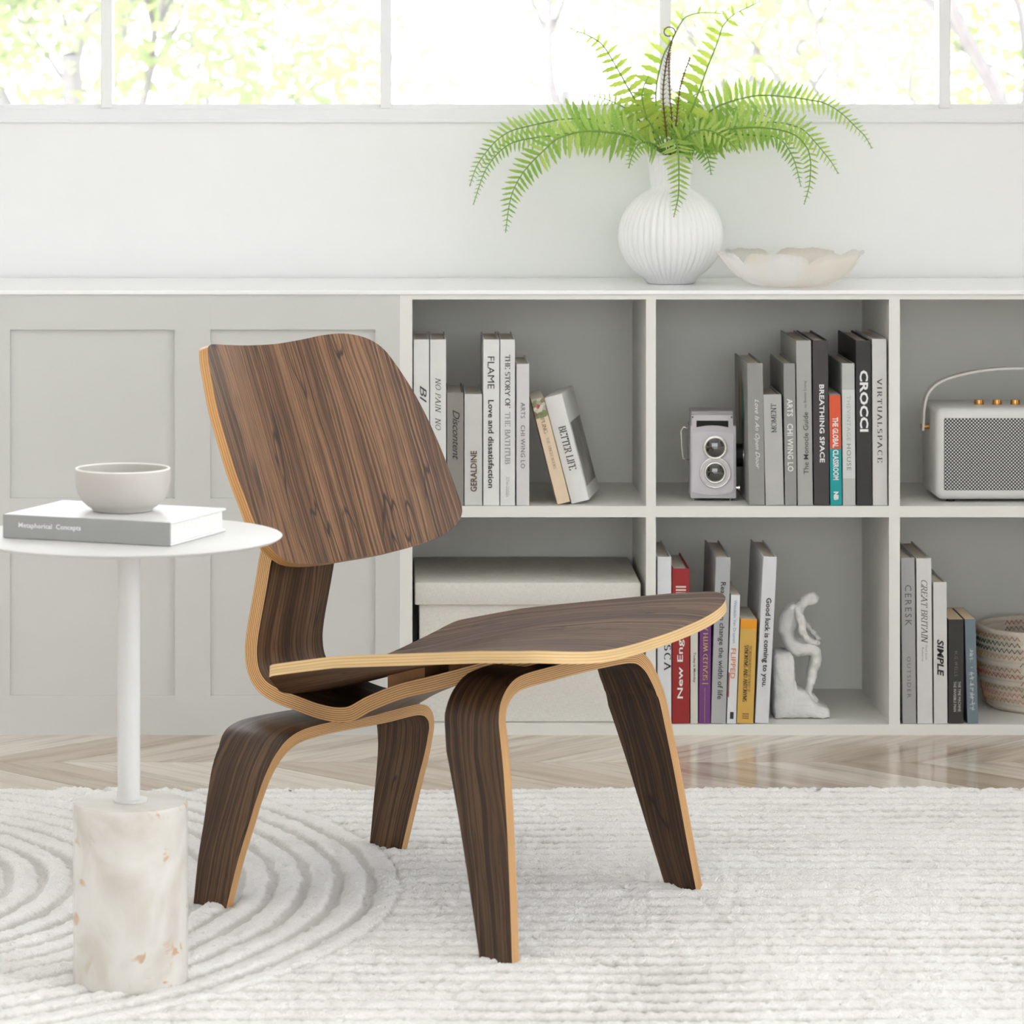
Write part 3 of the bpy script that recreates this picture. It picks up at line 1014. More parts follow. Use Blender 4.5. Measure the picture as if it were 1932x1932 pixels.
# ------------------------------------------------------------------ rug: carved ivory pile, rings at the left, straight ribs elsewhere
RX0, RX1, RY0, RY1 = -1.30, 1.40, 3.20, FPX * HC / (1503 - VY)
stepg = .0036
nx = int((RX1 - RX0) / stepg) + 1; ny = int((RY1 - RY0) / stepg) + 1
gx = np.linspace(RX0, RX1, nx); gy = np.linspace(RY0, RY1, ny)
GX, GY = np.meshgrid(gx, gy)
def smooth_noise(shape, cell, seed):
    r = np.random.default_rng(seed)
    h, w = shape
    c = r.standard_normal((h // cell + 3, w // cell + 3))
    yi = np.arange(h) / cell; xi = np.arange(w) / cell
    y0 = yi.astype(int); x0 = xi.astype(int)
    fy = (yi - y0)[:, None]; fx = (xi - x0)[None, :]
    fy = fy * fy * (3 - 2 * fy); fx = fx * fx * (3 - 2 * fx)
    a = c[y0][:, x0]; b_ = c[y0][:, x0 + 1]; c_ = c[y0 + 1][:, x0]; d_ = c[y0 + 1][:, x0 + 1]
    return a * (1 - fx) * (1 - fy) + b_ * fx * (1 - fy) + c_ * (1 - fx) * fy + d_ * fx * fy
RC = (-.81, 4.377); RRAD = .815; PT = .0395
dist = np.hypot(GX - RC[0], GY - RC[1])
wob = smooth_noise(GX.shape, 14, 1) * .0016 + smooth_noise(GX.shape, 5, 2) * .0012
tr = np.mod((dist + wob) / PT + .25, 1.0)
tl = np.mod((GY + wob) / PT, 1.0)
def ridge(t, e): return np.sqrt(np.clip(1 - (np.abs(t - .5) / e) ** 3, 0, 1))
inside = np.clip((RRAD - dist) / .008 + .5, 0, 1)
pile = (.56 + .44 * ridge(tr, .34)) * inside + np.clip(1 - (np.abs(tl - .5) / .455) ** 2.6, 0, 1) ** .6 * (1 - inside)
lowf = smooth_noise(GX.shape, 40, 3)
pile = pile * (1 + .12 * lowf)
tuft = rng.standard_normal(GX.shape) * .0008 + smooth_noise(GX.shape, 2, 4) * .0007
GZ = .0006 + .0122 * np.clip(pile, 0, 1.2) + tuft
edge = np.minimum.reduce([GX - RX0, RX1 - GX, GY - RY0, RY1 - GY])
GZ = np.where(edge < .004, .0004 + 0 * GZ, GZ)
GYj = GY + np.where(RY1 - GY < .012, smooth_noise(GX.shape, 3, 6) * .0022, 0)
vco = np.stack([GX, GYj, GZ], -1).reshape(-1, 3).astype(np.float32)
idx = np.arange(nx * ny).reshape(ny, nx)
fq = np.stack([idx[:-1, :-1], idx[:-1, 1:], idx[1:, 1:], idx[1:, :-1]], -1).reshape(-1)
rme = bpy.data.meshes.new('area_rug')
nf = (nx - 1) * (ny - 1)
rme.vertices.add(nx * ny); rme.vertices.foreach_set('co', vco.ravel())
rme.loops.add(nf * 4); rme.loops.foreach_set('vertex_index', fq.astype(np.int32))
rme.polygons.add(nf); rme.polygons.foreach_set('loop_start', np.arange(0, nf * 4, 4, dtype=np.int32))
rme.polygons.foreach_set('use_smooth', np.ones(nf, dtype=bool))
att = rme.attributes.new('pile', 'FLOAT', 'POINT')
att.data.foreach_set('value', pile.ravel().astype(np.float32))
rme.update(calc_edges=True)
rme.validate()
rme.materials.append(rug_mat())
rug = link(bpy.data.objects.new('area_rug', rme))
tag(rug, 'ivory carved pile rug with rings and straight ribs under the chair', 'rug')
RUGZ = .0105

# ------------------------------------------------------------------ moulded plywood lounge chair
CHA = math.radians(-33.0)
cw = Vector((-math.sin(CHA), math.cos(CHA)))
cc = Vector((.0588, 4.362)) - cw * .032
chair = thing('lounge_chair', 'low walnut plywood lounge chair with bent legs standing on the rug', 'chair', (cc.x, cc.y, 0), (0, 0, CHA))
# chair frame: x forward, y across to the far side, z up
PLY = ply_edge('plywood_edge', 7, srgb(234, 182, 120), srgb(92, 54, 30), 1.0, .9)
PLY_SEAT = ply_edge('plywood_edge_seat', 4, srgb(240, 206, 150), srgb(196, 140, 80), 2.0, .55)


def ply_strip(name, sections, vmat, edge_mat, parent, uoff=0.0):
    """sections: list of (outer_front, outer_back, inner_front, inner_back); skin faces get veneer, edges show the plies"""
    verts, faces, mi, uvs = [], [], [], []
    s = 0.0
    prev = None
    for sec in sections:
        c = sum((Vector(p) for p in sec), Vector()) / 4
        if prev is not None: s += (c - prev[0]).length
        prev = (c, s)
        wdt = (Vector(sec[0]) - Vector(sec[1])).length
        base = len(verts)
        verts.extend([tuple(p) for p in sec])
        if base:
            p0 = base - 4
            s0 = sl; w0 = wl
            # outer skin
            faces.append((p0 + 0, p0 + 1, base + 1, base + 0)); mi.append(0)
            uvs.append([(uoff + w0 / 2, s0), (uoff - w0 / 2, s0), (uoff - wdt / 2, s), (uoff + wdt / 2, s)])
            # inner skin
            faces.append((p0 + 2, base + 2, base + 3, p0 + 3)); mi.append(0)
            uvs.append([(uoff + .4 + w0 / 2, s0), (uoff + .4 + wdt / 2, s), (uoff + .4 - wdt / 2, s), (uoff + .4 - w0 / 2, s0)])
            # front edge
            faces.append((p0 + 0, base + 0, base + 2, p0 + 2)); mi.append(1)
            uvs.append([(0, s0), (0, s), (1, s), (1, s0)])
            # back edge
            faces.append((p0 + 1, p0 + 3, base + 3, base + 1)); mi.append(1)
            uvs.append([(0, s0), (1, s0), (1, s), (0, s)])
        sl, wl = s, wdt
    n = len(verts)
    faces.append((0, 2, 3, 1)); mi.append(1); uvs.append([(0, 0), (1, 0), (1, .07), (0, .07)])
    faces.append((n - 4, n - 3, n - 1, n - 2)); mi.append(1); uvs.append([(0, 0), (0, .07), (1, .07), (1, 0)])
    o = mesh_obj(name, verts, faces, [vmat, edge_mat], parent, midx=mi, uvs=uvs, smooth=True)
    bm = bmesh.new(); bm.from_mesh(o.data)
    bmesh.ops.recalc_face_normals(bm, faces=bm.faces)
    bm.to_mesh(o.data); bm.free()
    o.data.set_sharp_from_angle(angle=math.radians(50))
    return o


def leg_frame(name, prof, vfront, vrear, t, vmat, uoff):
    """prof: outer outline (across, z) from the near foot over the top to the far foot"""
    pts = [Vector((p[0], p[1], 0)) for p in prof]
    c = catmull(pts, 6)
    secs = []
    n = len(c)
    for i, p in enumerate(c):
        tan = (c[min(i + 1, n - 1)] - c[max(i - 1, 0)]).normalized()
        nin = Vector((tan.y, -tan.x, 0))          # towards the inside of the arch
        if i in (0, n - 1): nin = Vector((math.copysign(1, -p.x), 0, 0))
        q = p + nin * t
        f, r = lerp_tab(vfront, p.y), lerp_tab(vrear, p.y)
        secs.append(((f, p.x, p.y), (r, p.x, p.y), (f, q.x, q.y), (r, q.x, q.y)))
    return ply_strip(name, secs, vmat, PLY, chair, uoff)


FOOT = .0075
leg_frame('front_leg_frame',
          [(-.2475, FOOT), (-.228, .07), (-.205, .149), (-.191, .205), (-.1855, .235), (-.1815, .257), (-.173, .274), (-.161, .286), (-.145, .295), (-.127, .3), (-.10, .302), (-.05, .302),
           (.0, .302), (.06, .301), (.115, .299), (.140, .2965), (.157, .291), (.173, .279), (.183, .264), (.190, .247), (.194, .228), (.195, .16), (.193, .08), (.1915, FOOT)],
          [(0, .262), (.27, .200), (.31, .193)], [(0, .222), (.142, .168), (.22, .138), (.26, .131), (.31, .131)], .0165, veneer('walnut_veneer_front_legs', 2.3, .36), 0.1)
leg_frame('rear_leg_frame',
          [(-.192, FOOT), (-.193, .065), (-.189, .110), (-.186, .141), (-.179, .171), (-.166, .193), (-.148, .206), (-.123, .2115), (-.09, .2125), (-.04, .211),
           (.0, .209), (.061, .206), (.115, .2055), (.138, .2035), (.156, .198), (.172, .187), (.182, .173), (.187, .157), (.191, .130), (.192, .09), (.196, FOOT)],
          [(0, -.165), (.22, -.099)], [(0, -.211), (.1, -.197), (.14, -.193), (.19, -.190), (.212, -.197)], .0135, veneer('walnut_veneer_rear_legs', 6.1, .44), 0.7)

# spine: side profile (forward, up), outer then inner line, constant width
so = [(-.232, .560), (-.217, .50), (-.205, .445), (-.199, .415), (-.203, .394), (-.209, .363), (-.220, .311), (-.2225, .282), (-.217, .257), (-.202, .239), (-.178, .2285), (-.147, .2215), (-.118, .2155), (-.090, .2135), (-.066, .2175), (-.038, .2325), (.004, .250), (.048, .263), (.105, .281), (.150, .2955), (.192, .3085)]
cs = catmull([(p[0], p[1], 0) for p in so], 6)
secs = []
WS = .07
n = len(cs)
for i, p in enumerate(cs):
    tan = (cs[min(i + 1, n - 1)] - cs[max(i - 1, 0)]).normalized()
    nin = Vector((-tan.y, tan.x, 0))
    q = p + nin * .0178
    secs.append(((p.x, -WS, p.y), (p.x, WS, p.y), (q.x, -WS, q.y), (q.x, WS, q.y)))
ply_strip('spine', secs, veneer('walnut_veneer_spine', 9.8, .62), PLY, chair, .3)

# seat: dished across, tipped back
zc_tab = [(-.20, .2455), (-.17, .248), (-.13, .255), (-.087, .267), (0, .2935), (.1, .319), (.2, .333), (.28, .338), (.36, .332)]
ze_tab = [(-.16, .288), (-.094, .300), (0, .319), (.1, .333), (.2, .3465), (.27, .3535), (.34, .356)]


def seat_z(w, v):
    a = lerp_tab(zc_tab, v); e = lerp_tab(ze_tab, v)
    k = min(abs(w) / .205, 1.12)
    return a + (e - a) * k ** 2.0 + 0.032 * w * max(0, min(1, (v + .1) / .35))


outline = [(.298, 0), (.300, .06), (.3025, .12), (.300, .16), (.291, .19), (.274, .210), (.25, .217), (.2, .217), (.12, .214), (.04, .210), (-.04, .206), (-.082, .2035), (-.093, .2005), (-.1, .193), (-.109, .175), (-.130, .135), (-.150, .09), (-.165, .045), (-.17, 0)]
full = outline + [(v, -w) for v, w in outline[-2:0:-1]]
cl = catmull([(p[0], p[1], 0) for p in full + [full[0]]], 4)[:-1]
cv, cwid = .08, 0.0
NR = 14
t_seat = .0135
verts, faces, mi, uvs = [], [], [], []
m_ = len(cl)


def seat_pt(i, r, lower):
    v = cv + (cl[i].x - cv) * r; w = cl[i].y * r
    z = seat_z(w, v)
    if lower:
        e = 1e-3
        nv = Vector((-(seat_z(w, v + e) - z) / e, -(seat_z(w + e, v) - z) / e, 1)).normalized()
        return (v - nv.x * t_seat, w - nv.y * t_seat, z - nv.z * t_seat)
    return (v, w, z)


for lower in (0, 1):
    b0 = len(verts)
    verts.append(seat_pt(0, 0, lower))
    for k in range(1, NR + 1):
        for i in range(m_): verts.append(seat_pt(i, k / NR, lower))
    for i in range(m_):
        j = (i + 1) % m_
        fc = (b0, b0 + 1 + i, b0 + 1 + j)
        faces.append(fc if not lower else fc[::-1]); mi.append(0)
        for k in range(1, NR):
            a = b0 + 1 + (k - 1) * m_
            fc = (a + i, a + m_ + i, a + m_ + j, a + j)
            faces.append(fc if not lower else fc[::-1]); mi.append(0)
    if lower == 0: rim0 = 1 + (NR - 1) * m_
    else: rim1 = b0 + 1 + (NR - 1) * m_
for fc in faces: uvs.append([(verts[q][1] + .1, verts[q][0]) for q in fc])
s = 0.0
for i in range(m_):
    j = (i + 1) % m_
    L = (cl[j] - cl[i]).length
    faces.append((rim0 + i, rim1 + i, rim1 + j, rim0 + j)); mi.append(1)
    uvs.append([(0, s), (1, s), (1, s + L), (0, s + L)])
    s += L
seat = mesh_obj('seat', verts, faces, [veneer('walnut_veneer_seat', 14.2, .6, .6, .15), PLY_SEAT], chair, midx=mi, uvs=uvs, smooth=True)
bm = bmesh.new(); bm.from_mesh(seat.data); bmesh.ops.recalc_face_normals(bm, faces=bm.faces); bm.to_mesh(seat.data); bm.free()
seat.data.set_sharp_from_angle(angle=math.radians(45))

# backrest: curved in plan, raked; outline in (across, up)
bo = [(-.181, .659), (-.166, .662), (-.121, .658), (-.068, .654), (-.008, .652), (.047, .654), (.088, .657), (.126, .657), (.159, .650), (.180, .637), (.193, .617), (.206, .587), (.215, .557), (.222, .521), (.226, .488), (.228, .461), (.229, .439), (.223, .426), (.207, .414), (.178, .404), (.136, .398), (.078, .394), (.015, .394), (-.031, .395), (-.081, .399), (-.125, .407), (-.155, .421), (-.176, .438), (-.192, .461), (-.198, .485), (-.206, .519), (-.208, .559), (-.207, .592), (-.199, .621), (-.191, .645)]
cl = catmull([(p[0], p[1], 0) for p in bo + [bo[0]]], 4)[:-1]
bc = Vector((.005, .53, 0))
t_back = .0115
NR = 14


def back_v(w, z): return -.13 - .36 * (z - .4) + .8 * w * w


def back_pt(i, r, rear):
    w = bc.x + (cl[i].x - bc.x) * r; z = bc.y + (cl[i].y - bc.y) * r
    v = back_v(w, z)
    if rear:
        nv = Vector((1, -1.6 * w, .36)).normalized()
        return (v - nv.x * t_back, w - nv.y * t_back, z - nv.z * t_back)
    return (v, w, z)


verts, faces, mi, uvs = [], [], [], []
m_ = len(cl)
for rear in (0, 1):
    b0 = len(verts)
    verts.append(back_pt(0, 0, rear))
    for k in range(1, NR + 1):
        for i in range(m_): verts.append(back_pt(i, k / NR, rear))
    for i in range(m_):
        j = (i + 1) % m_
        faces.append((b0, b0 + 1 + i, b0 + 1 + j)); mi.append(0)
        for k in range(1, NR):
            a = b0 + 1 + (k - 1) * m_
            faces.append((a + i, a + m_ + i, a + m_ + j, a + j)); mi.append(0)
    if rear == 0: rim0 = 1 + (NR - 1) * m_
    else: rim1 = b0 + 1 + (NR - 1) * m_
for fc in faces: uvs.append([(verts[q][1] + .3, verts[q][2]) for q in fc])
s = 0.0
for i in range(m_):
    j = (i + 1) % m_
    L = (cl[j] - cl[i]).length
    faces.append((rim0 + i, rim1 + i, rim1 + j, rim0 + j)); mi.append(1)
    uvs.append([(0, s), (1, s), (1, s + L), (0, s + L)]); s += L
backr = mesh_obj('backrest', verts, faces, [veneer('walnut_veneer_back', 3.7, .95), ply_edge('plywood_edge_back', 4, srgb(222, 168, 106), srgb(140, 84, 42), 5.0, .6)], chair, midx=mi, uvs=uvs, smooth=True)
bm = bmesh.new(); bm.from_mesh(backr.data); bmesh.ops.recalc_face_normals(bm, faces=bm.faces); bm.to_mesh(backr.data); bm.free()
backr.data.set_sharp_from_angle(angle=math.radians(45))

# spacer blocks between seat and spine, mounts behind the backrest, bolts under the front frame
M_BLOCK = principled('ash_spacer', srgb(170, 120, 76), .6, noise=.2, nscale=40)
for (v0, v1, w0, w1) in ((-.034, .018, -.045, .05), (.035, .075, -.02, .045)):
    bm = bmesh.new()
    vv = []
    for v in (v0, v1):
        for w in (w0, w1):
            zb = float(np.interp(v, [p[0] for p in so[13:]], [p[1] for p in so[13:]])) + .0175
            vv.append([bm.verts.new((v, w, zb)), bm.verts.new((v, w, seat_z(w, v) - t_seat * .9))])
    a, b_, c_, d_ = vv
    for q in ((a, b_), (b_, d_), (d_, c_), (c_, a)):
        bm.faces.new((q[0][0], q[1][0], q[1][1], q[0][1]))
    bm.faces.new((a[0], c_[0], d_[0], b_[0])); bm.faces.new((a[1], b_[1], d_[1], c_[1]))
    bmesh.ops.recalc_face_normals(bm, faces=bm.faces)
    bm_obj('spacer_block', bm, M_BLOCK, chair)
for z in (.455, .525):
    v = back_v(0, z) - t_back
    vsn = float(np.interp(z, [.415, .445, .50, .56], [-.199, -.205, -.217, -.232])) + .0175
    for w in (-.035, .035):
        bm = bmesh.new(); add_tube(bm, [(vsn - .002, w, z), (v + .004, w, z)], .014, 14)
        bm_obj('rubber_mount', bm, M_BLACK, chair, smooth=True, angle=40)
for w in (-.045, .045):
    bm = bmesh.new(); add_tube(bm, [(.17, w, .2865), (.17, w, .2825)], .006, 10)
    bm_obj('bolt', bm, M_CHROME, chair, smooth=True, angle=40)

# ------------------------------------------------------------------ side table with bowl and book
dT = FPX * (HC - .006) / (1853 - VY)
tx = X(246.5, dT)
M_TAB = principled('white_powder_coat', srgb(216, 215, 213), .55, noise=.012, nscale=20, bump=.03, bscale=900)
table = thing('side_table', 'round white side table with a slim stem on a white marble drum', 'side table', (tx, dT, .006))
zt = Z(1010, dT) - .006
lathe('base', [(0, 0), (.0600, 0), (.0615, .002), (.0612, .190), (.0608, .1925), (.0595, .194), (0, .194)], marble_mat(), table, 72)
lathe('collar', [(0, .194), (.0178, .194), (.0182, .1945), (.0182, .1965), (.0178, .197), (0, .197)], M_TAB, table, 40)
lathe('stem', [(0, .197), (.0122, .197), (.0122, zt - .005), (0, zt - .005)], M_TAB, table, 32)
lathe('tabletop', [(0, zt - .0055), (.150, zt - .0055), (.162, zt - .004), (.1665, zt - .0012), (.1668, zt - .0004), (.1662, zt), (0, zt)], M_TAB, table, 96)
table.children[-1].location.x = -.004
table.children[-2].location.x = -.002
ztab = zt + .006

# book on the table
p0 = Vector((X(5, 3.927), 3.927)); p1 = Vector((X(321, 3.852), 3.852))
zz = ztab
d_a = FPX * (HC - zz) / (1015 - VY); d_b = FPX * (HC - zz) / (1032 - VY)
pa = Vector((X(5, d_a), d_a)); pb = Vector((X(321, d_b), d_b))
L = (pb - pa).length
yaw = math.atan2(pb.y - pa.y, pb.x - pa.x)
tb = thing('book', 'grey spined book titled Metaphorical Concepts lying on the side table', 'book', (pa.x, pa.y, zz + .0004), (0, 0, yaw))
TB, DB = .0250, .140
m_cov = principled('cover_silver_white', srgb(232, 232, 232), .35, noise=.01, nscale=40)
m_spn = principled('cover_silver_grey', srgb(158, 158, 156), .45, noise=.02, nscale=40)
bm = bmesh.new()
add_box(bm, 0, L, .0022, DB, 0, .0024, .0006)
add_box(bm, 0, L, .0022, DB, TB - .0024, TB, .0006)
bm_obj('cover', bm, m_cov, tb)
box('spine', 0, L, 0, .0022, 0, TB, m_spn, tb, bevel=.0006)
box('pages', .004, L - .003, .0024, DB - .004, .00245, TB - .00245, M_PAGES_W, tb)
pts, fcs = fit(sans_text('Metaphorical  Concepts', bold=.02), L * .375, .0068)
mesh_obj('title', [(L * .098 + q[0], -.0006, TB * .55 + q[1]) for q in pts], fcs, ink((240, 240, 240)), tb)
ztb = zz + .0004 + TB

# bowl on the book
d_bowl = FPX * (HC - ztb) / (963 - VY)
bowl = thing('bowl', 'small pale stoneware bowl standing on the grey book', 'bowl', (X(231.5, d_bowl), d_bowl, ztb + .0002))
zr = Z(883.5, d_bowl) - ztb
R = 90.0 / FPX * d_bowl
prof = [(0, 0), (.030, 0), (.0325, .0006), (.0335, .003), (.038, .0055), (.044, .011), (.0485, .019), (.0508, .028), (R, .037), (R, zr - .0012), (R - .0007, zr), (R - .0022, zr - .0004), (R - .0028, zr - .003), (R - .0028, .030), (.046, .019), (.040, .011), (.032, .0065), (0, .005)]
lathe('body', prof, principled('pale_stoneware', srgb(194, 189, 183), .5, noise=.015, nscale=30, bump=.03, bscale=300), bowl, 80, angle=50)
ring = bmesh.new()
add_tube(ring, [((R - .0013) * math.cos(a * math.pi / 36), (R - .0013) * math.sin(a * math.pi / 36), zr - .0005) for a in range(73)], .0012, 6, cap=False)
bm_obj('rim', ring, principled('unglazed_rim', srgb(244, 240, 232), .6, noise=.02, nscale=60), bowl, smooth=True)

# ------------------------------------------------------------------ linen box in the lower left cubby
dX_ = D0 + .012
M_LIN = linen_mat()
z1 = Z(1099, dX_); z2 = Z(1142, dX_)
lb = thing('storage_box', 'pale linen storage box with a lift off lid in the lower left cubby', 'box', (X(995, dX_), dX_, Z_LO))
r = lb.location
box('body', X(791, dX_) - r.x, X(1201, dX_) - r.x, .006, .285, .0004, z2 - r.z + .004, M_LIN, lb, bevel=.002, seg=2)
bm = bmesh.new()
add_box(bm, X(782.5, dX_) - r.x, X(1209, dX_) - r.x, 0, .292, z2 - r.z, z1 - r.z, .003, 2)
bm_obj('lid', bm, M_LIN, lb, smooth=True, angle=40)

# ------------------------------------------------------------------ twin lens camera
dC = D0 + .062
k_ = dC / FPX
cam_t = thing('camera', 'white twin lens reflex camera standing in the upper middle cubby', 'camera', (X(1346, dC), dC, Z_UP), (0, 0, math.radians(-2)))
M_CAM = principled('pearl_white_plastic', srgb(214, 209, 214), .35, noise=.015, nscale=30)
M_CAM2 = principled('grey_leatherette', srgb(178, 172, 176), .6, noise=.05, nscale=60, bump=.3, bscale=900)
zc = lambda py: Z(py, dC) - Z_UP
cx = lambda px: (px - 1346) * k_
dep = .075
bm = bmesh.new(); add_box(bm, cx(1302.5), cx(1389), 0, dep, .0042, zc(803), .002, 2)
bm_obj('body', bm, M_CAM, cam_t, smooth=True, angle=40)
bm = bmesh.new(); add_box(bm, cx(1304), cx(1384), -.0006, dep - .012, zc(815), zc(782), .003, 2)
hood = bm_obj('viewfinder_hood', bm, M_CAM, cam_t, smooth=True, angle=40)
box('hood_lid', cx(1304), cx(1384), .002, dep - .012, zc(782) - .0005, zc(776), M_CAM2, hood, bevel=.001)
# viewfinder window with an arched lower edge
vs = []
for i in range(9):
    t = i / 8
    vs.append((cx(1314 + 60 * t), -.0012, zc(806 - 3.5 * math.sin(t * math.pi))))
for i in range(9):
    t = 1 - i / 8
    vs.append((cx(1314 + 60 * t), -.0012, zc(793.5)))
mesh_obj('viewfinder_window', vs, [tuple(range(18))], M_BLACK, hood)
for px in (1307, 1380):
    bm = bmesh.new(); add_tube(bm, [(cx(px), -.0014, zc(787)), (cx(px), .001, zc(787))], .0011, 10)
    bm_obj('screw', bm, M_BLACK, hood)
# raised front plate with arched head and foot
vs, n = [], 13
top = [(cx(1306 + 78 * i / 12), zc(818 - 5 * math.sin(i / 12 * math.pi))) for i in range(13)]
bot = [(cx(1384 - 78 * i / 12), zc(928 + 6 * math.sin(i / 12 * math.pi))) for i in range(13)]
ol = top + bot
nn = len(ol)
verts = [(p[0], -.0022, p[1]) for p in ol] + [(p[0], .001, p[1]) for p in ol]
faces = [tuple(range(nn - 1, -1, -1))] + [(i, (i + 1) % nn, (i + 1) % nn + nn, i + nn) for i in range(nn)]
mesh_obj('front_plate', verts, faces, M_CAM, cam_t)
# figure-of-eight bezel


def ring_y(name, px, py, r_, rt, y, m, par):
    bm = bmesh.new()
    add_tube(bm, [(cx(px) + r_ * math.cos(a * math.pi / 20), y, zc(py) + r_ * math.sin(a * math.pi / 20)) for a in range(41)], rt, 8, cap=False)
    return bm_obj(name, bm, m, par, smooth=True)


M_LENS = principled('coated_lens_glass', srgb(26, 24, 16), .06, spec=.9, noise=.2, nscale=40, Coat_Weight=1.0)
for nm, py, rr_, big in (('viewing_lens', 844, 17.5, 22.5), ('taking_lens', 891, 16.5, 29)):
    bm = bmesh.new(); add_tube(bm, [(cx(1349), -.0022, zc(py)), (cx(1349), -.0050, zc(py))], big * k_, 40)
    bz = bm_obj(nm, bm, M_CAM, cam_t, smooth=True, angle=40)
    ring_y('bezel', 1349, py, (big - 1) * k_, .0011, -.0052, M_CHROME, bz)
    ring_y('inner_ring', 1349, py, (rr_ + 2.2) * k_, .0015, -.0060, M_CHROME, bz)
    vs = [(cx(1349), -.0075, zc(py))]; fs = []
    for q in range(1, 5):
        for a in range(28):
            rad = rr_ * k_ * q / 4
            vs.append((cx(1349) + rad * math.cos(a * math.pi / 14), -.0052 - .0023 * (1 - (q / 4) ** 2), zc(py) + rad * math.sin(a * math.pi / 14)))
    for a in range(28):
        fs.append((0, 1 + (a + 1) % 28, 1 + a))
        for q in range(3):
            fs.append((1 + q * 28 + a, 1 + q * 28 + (a + 1) % 28, 1 + (q + 1) * 28 + (a + 1) % 28, 1 + (q + 1) * 28 + a))
    mesh_obj('lens_glass', vs, fs, M_LENS, bz, smooth=True)
bm = bmesh.new(); add_tube(bm, [(cx(1388), .03, zc(862)), (cx(1403), .03, zc(862))], 22 * k_, 28)
kn = bm_obj('focus_knob', bm, M_BLACK, cam_t, smooth=True, angle=40)
bm = bmesh.new(); add_tube(bm, [(cx(1403), .03, zc(862)), (cx(1404.5), .03, zc(862))], 17 * k_, 28)
bm_obj('knob_cap', bm, M_CHROME, kn, smooth=True, angle=40)
bm = bmesh.new(); add_tube(bm, [(cx(1388), .008, zc(921)), (cx(1393), .008, zc(921)), (cx(1393.2), .008, zc(921)), (cx(1396), .008, zc(921))], [.0022, .0022, .0042, .0042], 14)
bm_obj('winder', bm, M_CHROME, cam_t, smooth=True, angle=40)
bm = bmesh.new()
add_tube(bm, [(cx(1302), .020, zc(812)), (cx(1291), .020, zc(808)), (cx(1286), .020, zc(816)), (cx(1288), .020, zc(850)), (cx(1290), .020, zc(868)), (cx(1302), .020, zc(870))], .0011, 6)
bm_obj('strap_lug', bm, M_CHROME, cam_t, smooth=True)
for px in (1309, 1378):
    for yy in (.006, dep - .008):
        bm = bmesh.new(); add_tube(bm, [(cx(px), yy, .0003), (cx(px), yy, .005)], .0013, 10)
        bm_obj('foot', bm, M_CHROME, cam_t)

# ------------------------------------------------------------------ portable speaker in the upper right cubby
dS = D0 + .045
k_ = dS / FPX
sp = thing('portable_speaker', 'white portable speaker with a black and white grille and strap handle', 'speaker', (X(1938, dS), dS, Z_UP))
zc = lambda py: Z(py, dS) - Z_UP
cx = lambda px: (px - 1938) * k_
M_SPK = principled('white_vinyl', srgb(226, 225, 222), .55, noise=.02, nscale=60, bump=.12, bscale=1200)
xa, xe = cx(1766), cx(2110)
bm = bmesh.new()
r_ = .012
ztop, zbot = zc(770), .0042
# rounded box: bevel the long edges generously
add_box(bm, xa, xe, 0, .150, zbot, ztop, .011, 4)
bm_obj('body', bm, M_SPK, sp, smooth=True, angle=30)
mg = bpy.data.materials.new('woven_grille'); mg.use_nodes = True
nt = mg.node_tree; bs = nt.nodes['Principled BSDF']
tc = N(nt, 'ShaderNodeTexCoord'); sep = N(nt, 'ShaderNodeSeparateXYZ'); nt.links.new(tc.outputs['Object'], sep.inputs[0])
ua = mathn(nt, 'MULTIPLY', sep.outputs[0], 1 / .0052); ub = mathn(nt, 'MULTIPLY', sep.outputs[2], 1 / .0052)
fa = mathn(nt, 'ABSOLUTE', mathn(nt, 'SUBTRACT', mathn(nt, 'FRACT', mathn(nt, 'ADD', ua, ub)), .5))
fb = mathn(nt, 'ABSOLUTE', mathn(nt, 'SUBTRACT', mathn(nt, 'FRACT', mathn(nt, 'SUBTRACT', ua, ub)), .5))
dots = mathn(nt, 'MULTIPLY', N_range(nt, fa, .16, .24), N_range(nt, fb, .16, .24))
nt.links.new(mixc(nt, dots, srgb(34, 38, 38), srgb(232, 232, 228)), bs.inputs['Base Color'])
bs.inputs['Roughness'].default_value = .8
g = bm_obj('grille', (lambda bm: (add_box(bm, cx(1781), cx(2095), -.0012, .004, zc(925), zc(789), .001), bm)[1])(bmesh.new()), mg, sp)
# strap handle
hp = [(1752.5, 820), (1754, 795), (1755.5, 775), (1762, 750), (1778, 732), (1800, 721), (1835, 711), (1870, 705), (1905, 702), (1938, 701)]
hp = hp + [(2 * 1938 - a, b) for a, b in hp[-2::-1]]
cpts = catmull([(cx(a), 0, zc(b)) for a, b in hp], 5)
verts, faces = [], []
n = len(cpts)
for i, p in enumerate(cpts):
    tan = (cpts[min(i + 1, n - 1)] - cpts[max(i - 1, 0)]).normalized()
    nn = Vector((-tan.z, 0, tan.x)) * .0016
    for yy in (.058, .082):
        for sg in (1, -1):
            verts.append((p.x + nn.x * sg, yy, p.z + nn.z * sg))
for i in range(n - 1):
    a, b_ = i * 4, i * 4 + 4
    faces += [(a, b_, b_ + 2, a + 2), (a + 1, a + 3, b_ + 3, b_ + 1), (a, a + 1, b_ + 1, b_), (a + 2, b_ + 2, b_ + 3, a + 3)]
faces += [(0, 2, 3, 1), (4 * n - 4, 4 * n - 3, 4 * n - 1, 4 * n - 2)]
hd = mesh_obj('handle', verts, faces, principled('beige_leather_strap', srgb(230, 225, 219), .55, noise=.03, nscale=60), sp, smooth=True)
hd.data.set_sharp_from_angle(angle=math.radians(50))
